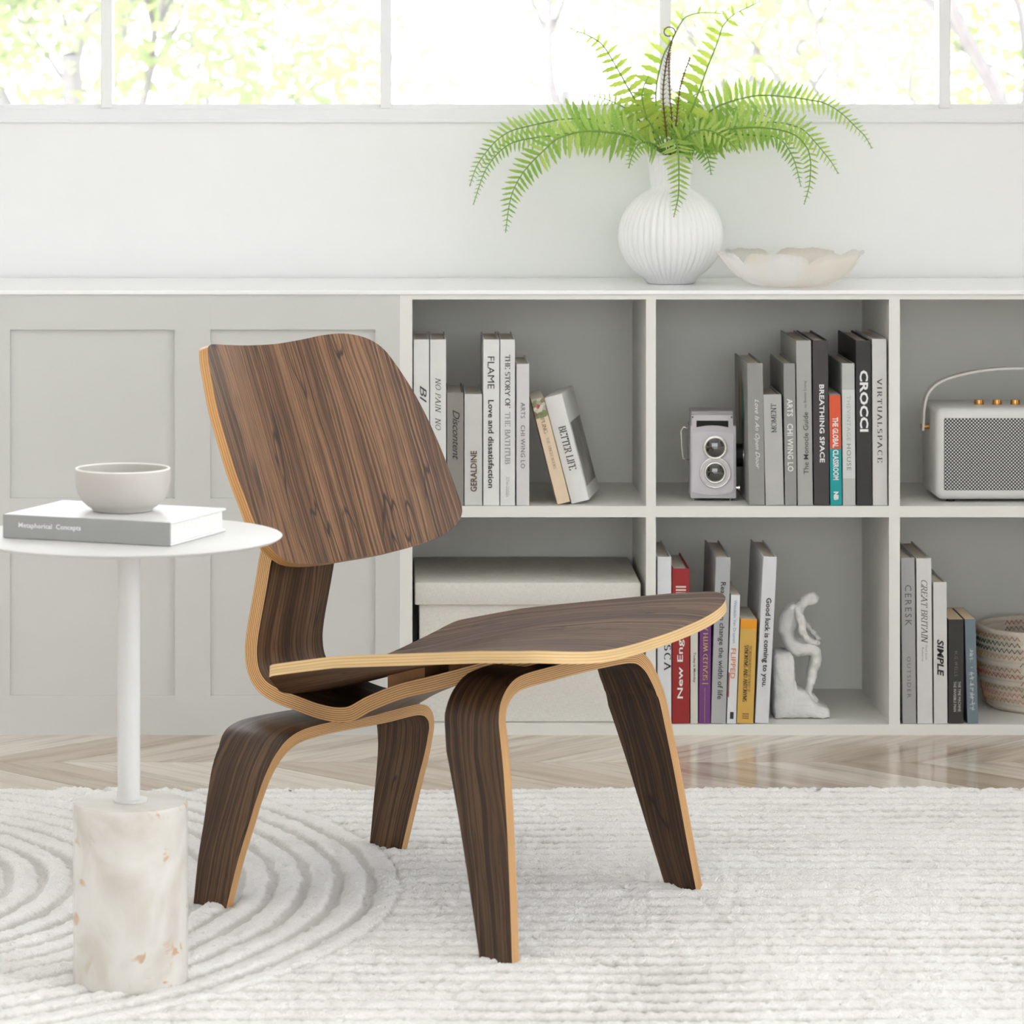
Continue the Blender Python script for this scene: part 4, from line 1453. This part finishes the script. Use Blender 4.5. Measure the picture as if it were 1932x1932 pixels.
for sx, x0_, x1_ in ((-1, cx(1752.5), xa), (1, cx(2123.5), xe)):
    bm = bmesh.new(); add_tube(bm, [(x0_ + sx * .0022, .070, zc(813)), (x1_ - sx * .002, .070, zc(813))], .0042, 16)
    bm_obj('strap_screw', bm, M_GOLD, hd, smooth=True, angle=40)
for px in (1859, 1893.5, 1928, 1962, 1997):
    bm = bmesh.new(); add_tube(bm, [(cx(px), .06, ztop - .001), (cx(px), .06, ztop + .0025), (cx(px), .06, ztop + .0026), (cx(px), .06, ztop + .0072)], [.0075, .0075, .0070, .0066], 20)
    bm_obj('knob', bm, M_GOLD, sp, smooth=True, angle=40)
for px in (1797, 2079):
    for yy in (.02, .13):
        bm = bmesh.new(); add_tube(bm, [(cx(px), yy, .0002), (cx(px), yy, .006)], .0065, 16)
        bm_obj('foot', bm, M_BLACK, sp, smooth=True, angle=40)

# ------------------------------------------------------------------ rope basket in the lower right cubby
dB = D0 + .158
k_ = dB / FPX
BR = 127 * k_
bas = thing('rope_basket', 'cream coiled rope basket with coloured zigzag stitching in the lower right cubby', 'basket', (X(1970, dB), dB, Z_LO))
zc = lambda py: Z(py, dB) - Z_LO
ztop = Z(1178, dB) - Z_LO
ncoil = 13
hc = ztop / ncoil
M_ROPE = principled('cotton_rope', srgb(226, 214, 198), .9, noise=.05, nscale=90, bump=.5, bscale=500)
prof_o = []
def bas_r(z): return BR * (.80 + .2 * min(1, (z / (ztop * .55))) ** .6)
prof = [(0, .0005)]
for i in range(ncoil):
    for t in (0.0, .2, .5, .8):
        z = (i + t) * hc + .0005
        prof.append((bas_r(z) + .0022 * math.sin(t * math.pi) - .0022, z))
prof.append((BR - .003, ztop)); prof.append((BR - .008, ztop))
for i in range(ncoil - 1, 0, -1):
    for t in (.8, .5, .2, 0.0):
        z = (i + t) * hc + .0005
        prof.append((bas_r(z) - .0095 - .0018 * math.sin(t * math.pi) + .002, z))
prof.append((0, hc * .9))
lathe('coils', prof, M_ROPE, bas, 72, angle=80)
ST = [(186, 82, 66), (96, 130, 104), (204, 160, 110), (70, 84, 82), (214, 132, 112)]
for ci, rgb in enumerate(ST):
    bm = bmesh.new()
    rr = random.Random(ci)
    for i in range(1, ncoil):
        for segk in range(6):
            if (i * 2 + segk + rr.randint(0, 1)) % 5 != ci: continue
            for inner in (0, 1):
                a0 = segk / 6 * 2 * math.pi; pts = []
                for q in range(0, 25):
                    a = a0 + q / 24 * (2 * math.pi / 6)
                    z = i * hc + (.30 * hc if q % 2 else -.30 * hc)
                    rad = (bas_r(z) + .0008) if not inner else (bas_r(z) - .0105)
                    pts.append((rad * math.cos(a), rad * math.sin(a), z))
                add_tube(bm, pts, .00075, 4, cap=False)
    if len(bm.verts): bm_obj('stitching', bm, principled('thread_%d' % ci, srgb(*rgb), .8, noise=.05, nscale=100), bas, kind='stuff')

# ------------------------------------------------------------------ plaster sculpture of a seated figure
dF = D0 + .05
k_ = dF / FPX
scu = thing('plaster_figurine', 'rough white plaster figurine of a seated figure beside the leaning white book', 'sculpture', (X(1512, dF), dF, Z_LO))
M_PLA = principled('white_plaster', srgb(232, 231, 228), .8, noise=.05, nscale=50, bump=.6, bscale=180)
zc = lambda py: Z(py, dF) - Z_LO
cx = lambda px: (px - 1512) * k_


def skin_obj(name, nodes, links, m, parent, sub=2, rough=.0022, seed=0):
    me = bpy.data.meshes.new(name)
    me.from_pydata([n[0] for n in nodes], links, [])
    o = bpy.data.objects.new(name, me)
    link(o, parent)
    md = o.modifiers.new('skin', 'SKIN')
    md.use_smooth_shade = True
    for i, n in enumerate(nodes):
        me.skin_vertices[0].data[i].radius = (n[1], n[1] if len(n) < 3 else n[2])
    me.skin_vertices[0].data[0].use_root = True
    s = o.modifiers.new('sub', 'SUBSURF'); s.levels = sub; s.render_levels = sub
    dg = bpy.context.evaluated_depsgraph_get()
    dg.update()
    ev = o.evaluated_get(dg)
    nm = bpy.data.meshes.new_from_object(ev)
    o.modifiers.clear()
    o.data = nm
    nm.name = name
    for v in nm.vertices:
        q = Vector(v.co) * 90 + Vector((seed, 0, 0))
        v.co += v.normal * rough * mnoise.noise(q) + v.normal * rough * .5 * mnoise.noise(q * 2.7)
    nm.polygons.foreach_set('use_smooth', [True] * len(nm.polygons))
    nm.materials.clear(); nm.materials.append(m)
    return o


S = k_
# trunk, legs and arms as one body; both forearms rest across the knees, head bowed forward
nodes = [
    ((cx(1487), .030, zc(1222)), 17 * S, 20 * S),   # 0 pelvis
    ((cx(1484), .030, zc(1195)), 15 * S, 18 * S),   # 1 waist
    ((cx(1493), .030, zc(1165)), 17 * S, 22 * S),   # 2 chest
    ((cx(1508), .030, zc(1146)), 14 * S, 20 * S),   # 3 shoulders
    ((cx(1523), .030, zc(1140)), 6.5 * S),          # 4 neck
    ((cx(1537), .030, zc(1131)), 17 * S, 15 * S), # 5 skull
    ((cx(1548), .030, zc(1140)), 13 * S, 12 * S),   # 6 face
    ((cx(1506), .014, zc(1150)), 8 * S),            # 7 near shoulder
    ((cx(1513), .008, zc(1184)), 8 * S),            # 8 near upper arm
    ((cx(1524), .010, zc(1210)), 6.5 * S),          # 9 near elbow
    ((cx(1540), .018, zc(1214)), 5.5 * S),          # 10 near forearm
    ((cx(1551), .024, zc(1219)), 5 * S),            # 11 near hand
    ((cx(1508), .046, zc(1150)), 8 * S),            # 12 far shoulder
    ((cx(1524), .054, zc(1182)), 7 * S),            # 13 far upper arm
    ((cx(1540), .052, zc(1203)), 6 * S),            # 14 far elbow
    ((cx(1553), .042, zc(1217)), 5 * S),            # 15 far hand
    ((cx(1500), .018, zc(1228)), 15 * S),           # 16 near hip
    ((cx(1528), .016, zc(1228)), 13 * S),           # 17 near thigh
    ((cx(1545), .016, zc(1232)), 10 * S),           # 18 near knee
    ((cx(1538), .018, zc(1268)), 8.5 * S),          # 19 near calf
    ((cx(1527), .020, zc(1312)), 7.5 * S),          # 20 near ankle
    ((cx(1546), .020, zc(1334)), 6.5 * S),          # 21 near foot
    ((cx(1500), .044, zc(1226)), 14 * S),           # 22 far hip
    ((cx(1530), .046, zc(1224)), 12 * S),           # 23 far thigh
    ((cx(1544), .046, zc(1230)), 10 * S),           # 24 far knee
    ((cx(1536), .044, zc(1270)), 8 * S),            # 25 far calf
    ((cx(1530), .042, zc(1318)), 7 * S),            # 26 far ankle
    ((cx(1550), .044, zc(1336)), 6 * S),            # 27 far foot
]
links_ = [(0, 1), (1, 2), (2, 3), (3, 4), (4, 5), (5, 6), (3, 7), (7, 8), (8, 9), (9, 10), (10, 11), (3, 12), (12, 13), (13, 14), (14, 15), (0, 16), (16, 17), (17, 18), (18, 19), (19, 20), (20, 21), (0, 22), (22, 23), (23, 24), (24, 25), (25, 26), (26, 27)]
skin_obj('body', nodes, links_, M_PLA, scu, 2, .0034, 3)
# the rock it sits on, with a spreading foot
ol = [(1461, 1362), (1461, 1300), (1462, 1240), (1474, 1234), (1496, 1236), (1500, 1268), (1504, 1298), (1516, 1304), (1528, 1312), (1536, 1326), (1552, 1334), (1564, 1340), (1567, 1350), (1562, 1361), (1520, 1363)]
cl = catmull([(cx(a), 0, max(zc(b), .0004)) for a, b in ol + [ol[0]]], 4)[:-1]
verts, faces = [], []
m_ = len(cl)
cm = Vector((cx(1492), 0, zc(1330)))
lay = [(-.004, .90), (.0, .98), (.012, 1.0), (.034, 1.0), (.052, 1.0), (.064, .97), (.068, .9)]
for yy, sc_ in lay:
    for p in cl:
        q = cm + (p - cm) * sc_
        verts.append((q.x, yy, max(q.z, .0004)))
nl = len(lay)
for j in range(nl - 1):
    for i in range(m_):
        i2 = (i + 1) % m_
        faces.append((j * m_ + i, j * m_ + i2, (j + 1) * m_ + i2, (j + 1) * m_ + i))
verts.append((cm.x, -.006, cm.z)); verts.append((cm.x, .070, cm.z))
for i in range(m_):
    i2 = (i + 1) % m_
    faces.append((len(verts) - 2, i2, i)); faces.append((len(verts) - 1, (nl - 1) * m_ + i, (nl - 1) * m_ + i2))
rock = mesh_obj('rock', verts, faces, M_PLA, scu, smooth=True)
bm = bmesh.new(); bm.from_mesh(rock.data)
bmesh.ops.recalc_face_normals(bm, faces=bm.faces)
bmesh.ops.subdivide_edges(bm, edges=bm.edges, cuts=1, use_grid_fill=True)
bm.normal_update()
for v in bm.verts:
    q = v.co * 110
    v.co += v.normal * (.0022 * mnoise.noise(q) + .001 * mnoise.noise(q * 2.5))
    v.co.z = max(v.co.z, .0004)
bm.to_mesh(rock.data); bm.free()

# ------------------------------------------------------------------ fluted vase
dV = D0 * (548 - VY) / (534.5 - VY)
k_ = dV / FPX
vase = thing('vase', 'white fluted round vase holding the fern on the worktop', 'vase', (X(1265, dV), dV, zt_top))
zc = lambda py: Z(py, dV) - zt_top
Rm = 99 * k_
zce = zc(443)
prof = [(0, .0003), (44 * k_, .0003), (46 * k_, .002)]
for i in range(1, 30):
    a = -62 + (128) * i / 29
    rr_ = Rm * math.cos(math.radians(a)); z = zce + Rm * .94 * math.sin(math.radians(a))
    if rr_ > 34 * k_ and z > .003: prof.append((rr_, z))
prof += [(36 * k_, zc(352)), (38 * k_, zc(346)), (39.5 * k_, zc(330)), (41.5 * k_, zc(310)), (44 * k_, zc(293.5)), (43 * k_, zc(292)), (40.5 * k_, zc(294)), (37 * k_, zc(320)), (33 * k_, zc(350)), (50 * k_, zc(375)), (60 * k_, zc(440)), (0, zc(500))]
NFL = 44


def flute(a, r, z):
    amt = .0
    if r > 34 * k_ and .003 < z: amt = .0032 if r > 46 * k_ else .0018
    if abs(z - zc(349)) < .004: amt *= .3
    return r + amt * (abs(math.cos(a * NFL / 2)) - 1.0), z


lathe('body', prof, principled('white_glazed_ceramic', srgb(244, 244, 243), .3, noise=.01, nscale=20), vase, NFL * 8, radial=flute, angle=80)
vase['_'] = 0; del vase['_']

# ------------------------------------------------------------------ petal dish
dD = D0 * (548 - VY) / (539.5 - VY)
k_ = dD / FPX
dish = thing('petal_dish', 'translucent shell white petal shaped dish beside the fluted vase', 'dish', (X(1492, dD), dD, zt_top))
zc = lambda py: Z(py, dD) - zt_top
RD = 139 * k_
md_ = bpy.data.materials.new('frosted_shell_glass'); md_.use_nodes = True
nt = md_.node_tree; bs = nt.nodes['Principled BSDF']; out = nt.nodes['Material Output']
tc = N(nt, 'ShaderNodeTexCoord'); nz = N(nt, 'ShaderNodeTexNoise', i_Scale=14.0)
nt.links.new(tc.outputs['Object'], nz.inputs['Vector'])
cD = mixc(nt, N_range(nt, nz.outputs['Fac'], .4, .7), srgb(254, 253, 252), srgb(252, 247, 241))
nt.links.new(cD, bs.inputs['Base Color']); bs.inputs['Roughness'].default_value = .25
tl_ = N(nt, 'ShaderNodeBsdfTranslucent'); nt.links.new(cD, tl_.inputs[0])
mx = N(nt, 'ShaderNodeMixShader'); mx.inputs[0].default_value = .7
nt.links.new(bs.outputs[0], mx.inputs[1]); nt.links.new(tl_.outputs[0], mx.inputs[2]); nt.links.new(mx.outputs[0], out.inputs[0])
hD = zc(474) - .001
pr = [(0, .0004), (.035, .0004), (.052, .0015), (.066, .006), (.080, .0145), (.092, .0255), (.102, .038), (RD, hD)]


def dish_r(a, r, z):
    t = max(0, min(1, (r - .055) / (RD - .055)))
    # six petals meeting in notches, finely ribbed
    pet = abs(math.sin(3 * (a + .35)))
    notch = (1 - pet) ** 3
    rib = .0007 * math.sin(a * 72) * t
    return r * (1 - .10 * notch * t * t) + rib * .6, z * (1 - .30 * notch * t * t) + rib + .0012 * math.sin(a * 17 + 1) * t * t


prd = pr + [(r_ - .0016, z_ + .0012) for r_, z_ in pr[::-1]]
prd[-1] = (0, .0024)
lathe('body', prd, md_, dish, 288, radial=dish_r, angle=None)

# ------------------------------------------------------------------ fern in the vase
M_LEAF = leaf_mat('fern_green', srgb(204, 224, 124), srgb(122, 172, 58), .45)
M_LEAF2 = leaf_mat('fern_yellow_green', srgb(206, 220, 104), srgb(140, 176, 56), .5)
M_STEM = principled('fern_stem', srgb(120, 156, 66), .6, noise=.08, nscale=60)
M_BROWN = principled('fiddlehead_brown', srgb(104, 70, 46), .7, noise=.15, nscale=80)
fern = thing('fern', 'bright green fern with arching fronds and brown fiddleheads in the white vase', 'fern', (X(1262, dV), dV, zt_top + .01))
FO = Vector(fern.location)
kV = dV / FPX


def leaflet_mesh(i):
    r = random.Random(40 + i)
    nseg = 7
    verts, faces = [], []
    for q in range(nseg + 1):
        t = q / nseg
        w = .135 * (math.sin(math.pi * min(1, t * .88 + .12)) ** .75) * (1 - .25 * t)
        w *= 1 + .16 * math.sin(t * 22 + i)
        if q == nseg: w = .004
        sweep = .10 * t * t
        verts += [(t, -w + sweep, -.03 - .04 * t * t), (t, sweep, .015 - .06 * t * t), (t, w + sweep, -.03 - .04 * t * t)]
    for q in range(nseg):
        a = q * 3
        faces += [(a, a + 3, a + 4, a + 1), (a + 1, a + 4, a + 5, a + 2)]
    return verts, faces


LV = [leaflet_mesh(i) for i in range(3)]
LM = {}
for i in range(3):
    for mm in (M_LEAF, M_LEAF2):
        me = bpy.data.meshes.new('leaflet')
        me.from_pydata(LV[i][0], [], LV[i][1]); me.materials.append(mm)
        me.polygons.foreach_set('use_smooth', [True] * len(me.polygons)); me.update()
        LM[(i, mm.name)] = me

# each frond: stem course (image position, depth towards the wall +), longest leaflet, spacing, sides, tilt of the blade, material
FR = [
    ([(1256, 292, 0), (1215, 262, 0), (1177, 247, .01), (1122, 226, .02), (1062, 225, .03), (1015, 234, .03), (967, 246, .03), (938, 264, .03), (915, 290, .03), (898, 317, .03), (886, 352, .03)], 47, 10.5, 3, .35, 0),
    ([(1256, 292, 0), (1210, 266, -.01), (1170, 252, -.02), (1110, 247, -.02), (1040, 256, -.02), (985, 264, -.02), (955, 276, -.02), (930, 300, -.02), (912, 330, -.02), (893, 386, -.02)], 34, 9.5, 3, .6, 0),
    ([(1254, 292, 0), (1205, 262, -.02), (1150, 250, -.04), (1100, 248, -.05), (1054, 261, -.055), (1027, 283, -.06), (998, 312, -.06), (979, 338, -.06), (965, 369, -.06), (958, 405, -.06), (954, 439, -.06)], 50, 11.5, 3, .2, 0),
    ([(1252, 292, 0), (1222, 228, .02), (1190, 175, .03), (1165, 130, .04), (1139, 88, .045), (1115, 70, .045), (1085, 57, .045), (1070, 50, .045)], 40, 15, 3, .5, 1),
    ([(1258, 292, 0), (1241, 225, .01), (1238, 170, .02), (1250, 110, .02), (1270, 72, .02), (1283, 46, .02), (1296, 31, .02), (1325, 24, .02), (1367, 26, .02)], 42, 17, 2, .15, 1),
    ([(1272, 292, 0), (1291, 237, -.01), (1308, 200, -.02), (1322, 164, -.02), (1333, 132, -.02), (1345, 102, -.02), (1356, 73, -.02), (1365, 48, -.02), (1386, 27, -.02), (1434, 3, -.02)], 46, 15, 2, .1, 1),
    ([(1275, 292, 0), (1310, 238, .02), (1345, 206, .04), (1377, 192, .05), (1399, 186, .06), (1434, 180, .07), (1479, 182, .07), (1525, 188, .07), (1559, 196, .07), (1588, 214, .07), (1614, 239, .07), (1632, 257, .07), (1645, 280, .07)], 46, 11, 3, .35, 0),
    ([(1275, 292, 0), (1330, 262, .0), (1370, 245, 0), (1404, 236, 0), (1434, 231, 0), (1468, 231, 0), (1497, 237, 0), (1518, 247, 0), (1536, 266, 0), (1554, 287, 0), (1568, 305, 0), (1582, 328, 0)], 48, 11, 3, .3, 0),
    ([(1270, 292, 0), (1327, 265, -.02), (1356, 253, -.03), (1399, 254, -.05), (1434, 256, -.06), (1461, 258, -.06), (1479, 269, -.06), (1493, 291, -.06), (1502, 314, -.06), (1511, 352, -.06)], 40, 10.5, 3, .4, 0),
    ([(1275, 292, 0), (1330, 257, -.03), (1400, 241, -.06), (1460, 243, -.08), (1500, 255, -.09), (1522, 278, -.1), (1529, 301, -.1), (1529, 328, -.1), (1526, 355, -.1), (1517, 386, -.1)], 38, 11, 3, .3, 0),
    ([(1264, 292, 0), (1270, 264, -.03), (1276, 268, -.06), (1280, 294, -.085), (1281, 330, -.09), (1280, 369, -.092), (1274, 398, -.092), (1271, 410, -.092)], 37, 10, 3, .25, 0),
    ([(1256, 292, 0), (1226, 250, .03), (1185, 208, .05), (1140, 186, .06), (1105, 178, .06)], 40, 11, 3, .35, 0),
    ([(1258, 292, 0), (1236, 248, .0), (1218, 215, .0), (1212, 175, 0), (1225, 140, 0)], 42, 12, 3, .3, 1),
    ([(1268, 292, 0), (1300, 250, .04), (1338, 216, .05), (1380, 205, .06), (1420, 212, .06), (1460, 224, .06)], 42, 11, 3, .35, 0),
    ([(1266, 292, 0), (1296, 266, -.04), (1322, 272, -.06), (1336, 300, -.065), (1342, 330, -.065)], 40, 9, 3, .35, 0),
    ([(1256, 292, 0), (1226, 268, -.04), (1204, 274, -.06), (1192, 296, -.065), (1186, 318, -.065)], 36, 9, 3, .35, 0),
    ([(1262, 292, 0), (1270, 250, .02), (1285, 215, .03), (1310, 180, .03), (1345, 168, .03)], 40, 11, 3, .3, 1),
    ([(1268, 292, 0), (1290, 262, -.05), (1330, 245, -.08), (1370, 262, -.09), (1395, 290, -.09)], 44, 10.5, 3, .3, 0),
]
LEAFS = []
for fi, (pts, lmax, spc, sides, tilt, mk) in enumerate(FR):
    mm = M_LEAF2 if mk else M_LEAF
    course = catmull([P(a, b, dV + c) - FO for a, b, c in pts], 10)
    n = len(course)
    cum = [0]
    for i in range(1, n): cum.append(cum[-1] + (course[i] - course[i - 1]).length)
    tot = cum[-1]
    bm = bmesh.new()
    add_tube(bm, course[::2] + ([course[-1]] if n % 2 == 0 else []), [.0014 * (1 - .75 * i / (n / 2)) + .0003 for i in range(len(course[::2]) + (1 if n % 2 == 0 else 0))], 5)
    fr = bm_obj('frond', bm, M_STEM, fern, smooth=True)
    s = tot * .16 if tot > .15 else tot * .25
    k = 0
    nrm0 = Vector((0, -1, tilt)).normalized()
    while s < tot:
        t = s / tot
        i = max(1, min(n - 2, int(np.searchsorted(cum, s))))
        p = course[i - 1].lerp(course[i], (s - cum[i - 1]) / max(1e-9, cum[i] - cum[i - 1]))
        tan = (course[i + 1] - course[i - 1]).normalized()
        nrm = (nrm0 - tan * nrm0.dot(tan))
        nrm = nrm.normalized() if nrm.length > .05 else tan.orthogonal().normalized()
        sidev = tan.cross(nrm).normalized()
        env = min(1, (t / .22)) ** .6 * (1 - t) ** .62 * 1.18
        Ln = 1.1 * lmax * kV * max(.10, min(1, env))
        for sg in (1, -1):
            if sides == 2 and sg == 1 and random.random() < .75: continue
            if mk and t > .80 and random.random() < .35: continue
            fw = .30 + .25 * t + random.uniform(-.08, .08)
            dirv = (sidev * sg + tan * fw - nrm * random.uniform(-.2, .15)).normalized()
            droop = Vector((0, 0, -1)) * .12
            dirv = (dirv + droop).normalized()
            zax = (nrm + Vector((random.uniform(-.3, .3), 0, random.uniform(-.3, .3)))).normalized()
            yax = zax.cross(dirv).normalized()
            zax = dirv.cross(yax).normalized()
            L_ = Ln * random.uniform(.86, 1.1)
            wd = .86 if not mk else 1.3
            M4 = Matrix((
                (dirv.x * L_, yax.x * L_ * wd * -sg, zax.x * L_, p.x),
                (dirv.y * L_, yax.y * L_ * wd * -sg, zax.y * L_, p.y),
                (dirv.z * L_, yax.z * L_ * wd * -sg, zax.z * L_, p.z),
                (0, 0, 0, 1)))
            LEAFS.append((L_, fr, M4, random.randrange(3), mm))
        s += spc * (1.28 if not mk else 1.35) * kV * (1 - .35 * t)
        k += 1
LEAFS.sort(key=lambda q: -q[0])
for (L_, fr, M4, vi, mm) in LEAFS[:300]:
    o = bpy.data.objects.new('leaflet', LM[(vi, mm.name)])
    link(o, fr)
    o.matrix_local = M4
rest = {}
for (L_, fr, M4, vi, mm) in LEAFS[300:]:
    v, f, m0 = rest.setdefault(fr.name, ([], [], mm))
    k = len(v)
    v.extend([tuple(M4 @ Vector(q)) for q in LV[vi][0]])
    f.extend([tuple(k + q for q in fc) for fc in LV[vi][1]])
for nm, (v, f, m0) in rest.items():
    mesh_obj('small_leaflets', v, f, m0, bpy.data.objects[nm], smooth=True, kind='stuff')

# brown fiddleheads with little barbs, the tallest one coiled at its head
for pts, coil in (([(1261, 290, -.01), (1256, 240, -.02), (1251, 180, -.02), (1257, 120, -.02), (1266, 84, -.02)], True),
                  ([(1264, 290, -.015), (1268, 240, -.025), (1264, 180, -.025), (1262, 130, -.025), (1263, 100, -.025)], False),
                  ([(1268, 290, -.01), (1276, 230, -.03), (1281, 180, -.03), (1289, 145, -.03), (1302, 108, -.03)], False)):
    if coil:
        pts = pts + [(1262 + 12.5 * math.cos(a) * (1 - .035 * i), 61 - 12 * math.sin(a) * (1 - .035 * i), -.02) for i, a in enumerate([-.9 + .5 * q for q in range(13)])]
    course = catmull([P(a, b, dV + c) - FO for a, b, c in pts], 7)
    bm = bmesh.new()
    add_tube(bm, course, [.0013 * max(.75, 1 - .5 * i / len(course)) for i in range(len(course))], 5)
    fh = bm_obj('fiddlehead', bm, M_BROWN, fern, smooth=True)
    v, f = [], []
    stp = 1
    for i in range(6, min(len(course) - 1, 30), stp):
        tan = (course[i + 1] - course[i - 1]).normalized()
        side = tan.cross(Vector((0, -1, 0))).normalized()
        ln = .0075 * (1 - .5 * i / len(course))
        for sg in (1, -1):
            a = course[i]; b2 = a + (side * sg * .8 + tan * .7) * ln
            q = tan * .0011; k = len(v)
            v += [tuple(a - q), tuple(a + q), tuple(b2 + Vector((0, -.0006, 0))), tuple(a + Vector((0, -.0012, 0)))]
            f += [(k, k + 1, k + 2), (k, k + 2, k + 3), (k + 1, k + 3, k + 2)]
    mesh_obj('barbs', v, f, M_BROWN, fh, kind='stuff')

# ------------------------------------------------------------------ garden outside: lawn and leafy trees, soft in the distance
lawn = box('ground_lawn', -30, 34, DW + WT + .3, 70, -1.35, -1.25, principled('pale_lawn', srgb(206, 206, 200), .9, noise=.06, nscale=2.5))
structure(lawn)
M_TL = leaf_mat('garden_leaf', srgb(148, 162, 114), srgb(162, 170, 126), .5)
M_BARK = principled('pale_bark', srgb(130, 125, 128), .9, noise=.1, nscale=20)


def tree(label, x, y, h, spread, nleaf, seed, lean=0.0):
    r = random.Random(seed)
    root = thing('garden_tree', label, 'tree', (x, y, -1.25), group='trees outside the window')
    bm = bmesh.new()
    tips = []

    def grow(p, d, L, rad, lev):
        pts = [p]
        q = p.copy(); dd = d.copy()
        for s_ in range(5):
            dd = (dd + Vector((r.uniform(-.22, .22), r.uniform(-.22, .22), r.uniform(-.08, .16)))).normalized()
            q = q + dd * L / 5
            pts.append(q.copy())
        add_tube(bm, pts, [rad * (1 - .11 * i) for i in range(6)], 5, cap=False)
        if lev >= 2: tips.extend(pts[2:])
        if lev < 4:
            for c in range(3 if lev < 3 else 2):
                b0 = pts[r.randint(2, 5)]
                nd = (dd + Vector((r.uniform(-1, 1), r.uniform(-1, 1), r.uniform(-.25, .7))) * (.9 + .2 * lev)).normalized()
                grow(b0, nd, L * r.uniform(.55, .8), rad * .52, lev + 1)
    grow(Vector((0, 0, 0)), Vector((lean, 0, 1)).normalized(), h * .42, h * .016, 0)
    bm_obj('branches', bm, M_BARK, root, smooth=True)
    v, f = [], []
    for i in range(nleaf):
        p = r.choice(tips) + Vector((r.gauss(0, 1), r.gauss(0, 1), r.gauss(0, .8))) * spread
        a = Vector((r.uniform(-1, 1), r.uniform(-1, 1), r.uniform(-1, .3))).normalized()
        b2 = a.orthogonal().normalized()
        L = r.uniform(.06, .12)
        k = len(v)
        c = a.cross(b2) * L * .12
        v += [tuple(p), tuple(p + a * L * .5 + b2 * L * .24 + c), tuple(p + a * L), tuple(p + a * L * .5 - b2 * L * .24 + c)]
        f.append((k, k + 1, k + 2, k + 3))
    mesh_obj('foliage', v, f, M_TL, root, kind='stuff')
    return root


tree('young leafy tree seen through the second window pane from the left', -.95, 14.5, 5.6, .24, 6500, 66, .0)
tree('young leafy tree seen through the leftmost window pane', -3.3, 18.5, 5.4, .22, 6000, 23, .1)
tree('thin branched tree seen through the middle window pane', 1.0, 21.5, 5.2, .2, 3200, 5, -.1)
tree('thin branched tree seen through the rightmost window pane', 3.0, 14.5, 5.2, .2, 3600, 31, -.08)
tree('hazy tree far behind the fern beyond the window', 2.9, 26.0, 5.6, .3, 5000, 47, 0)
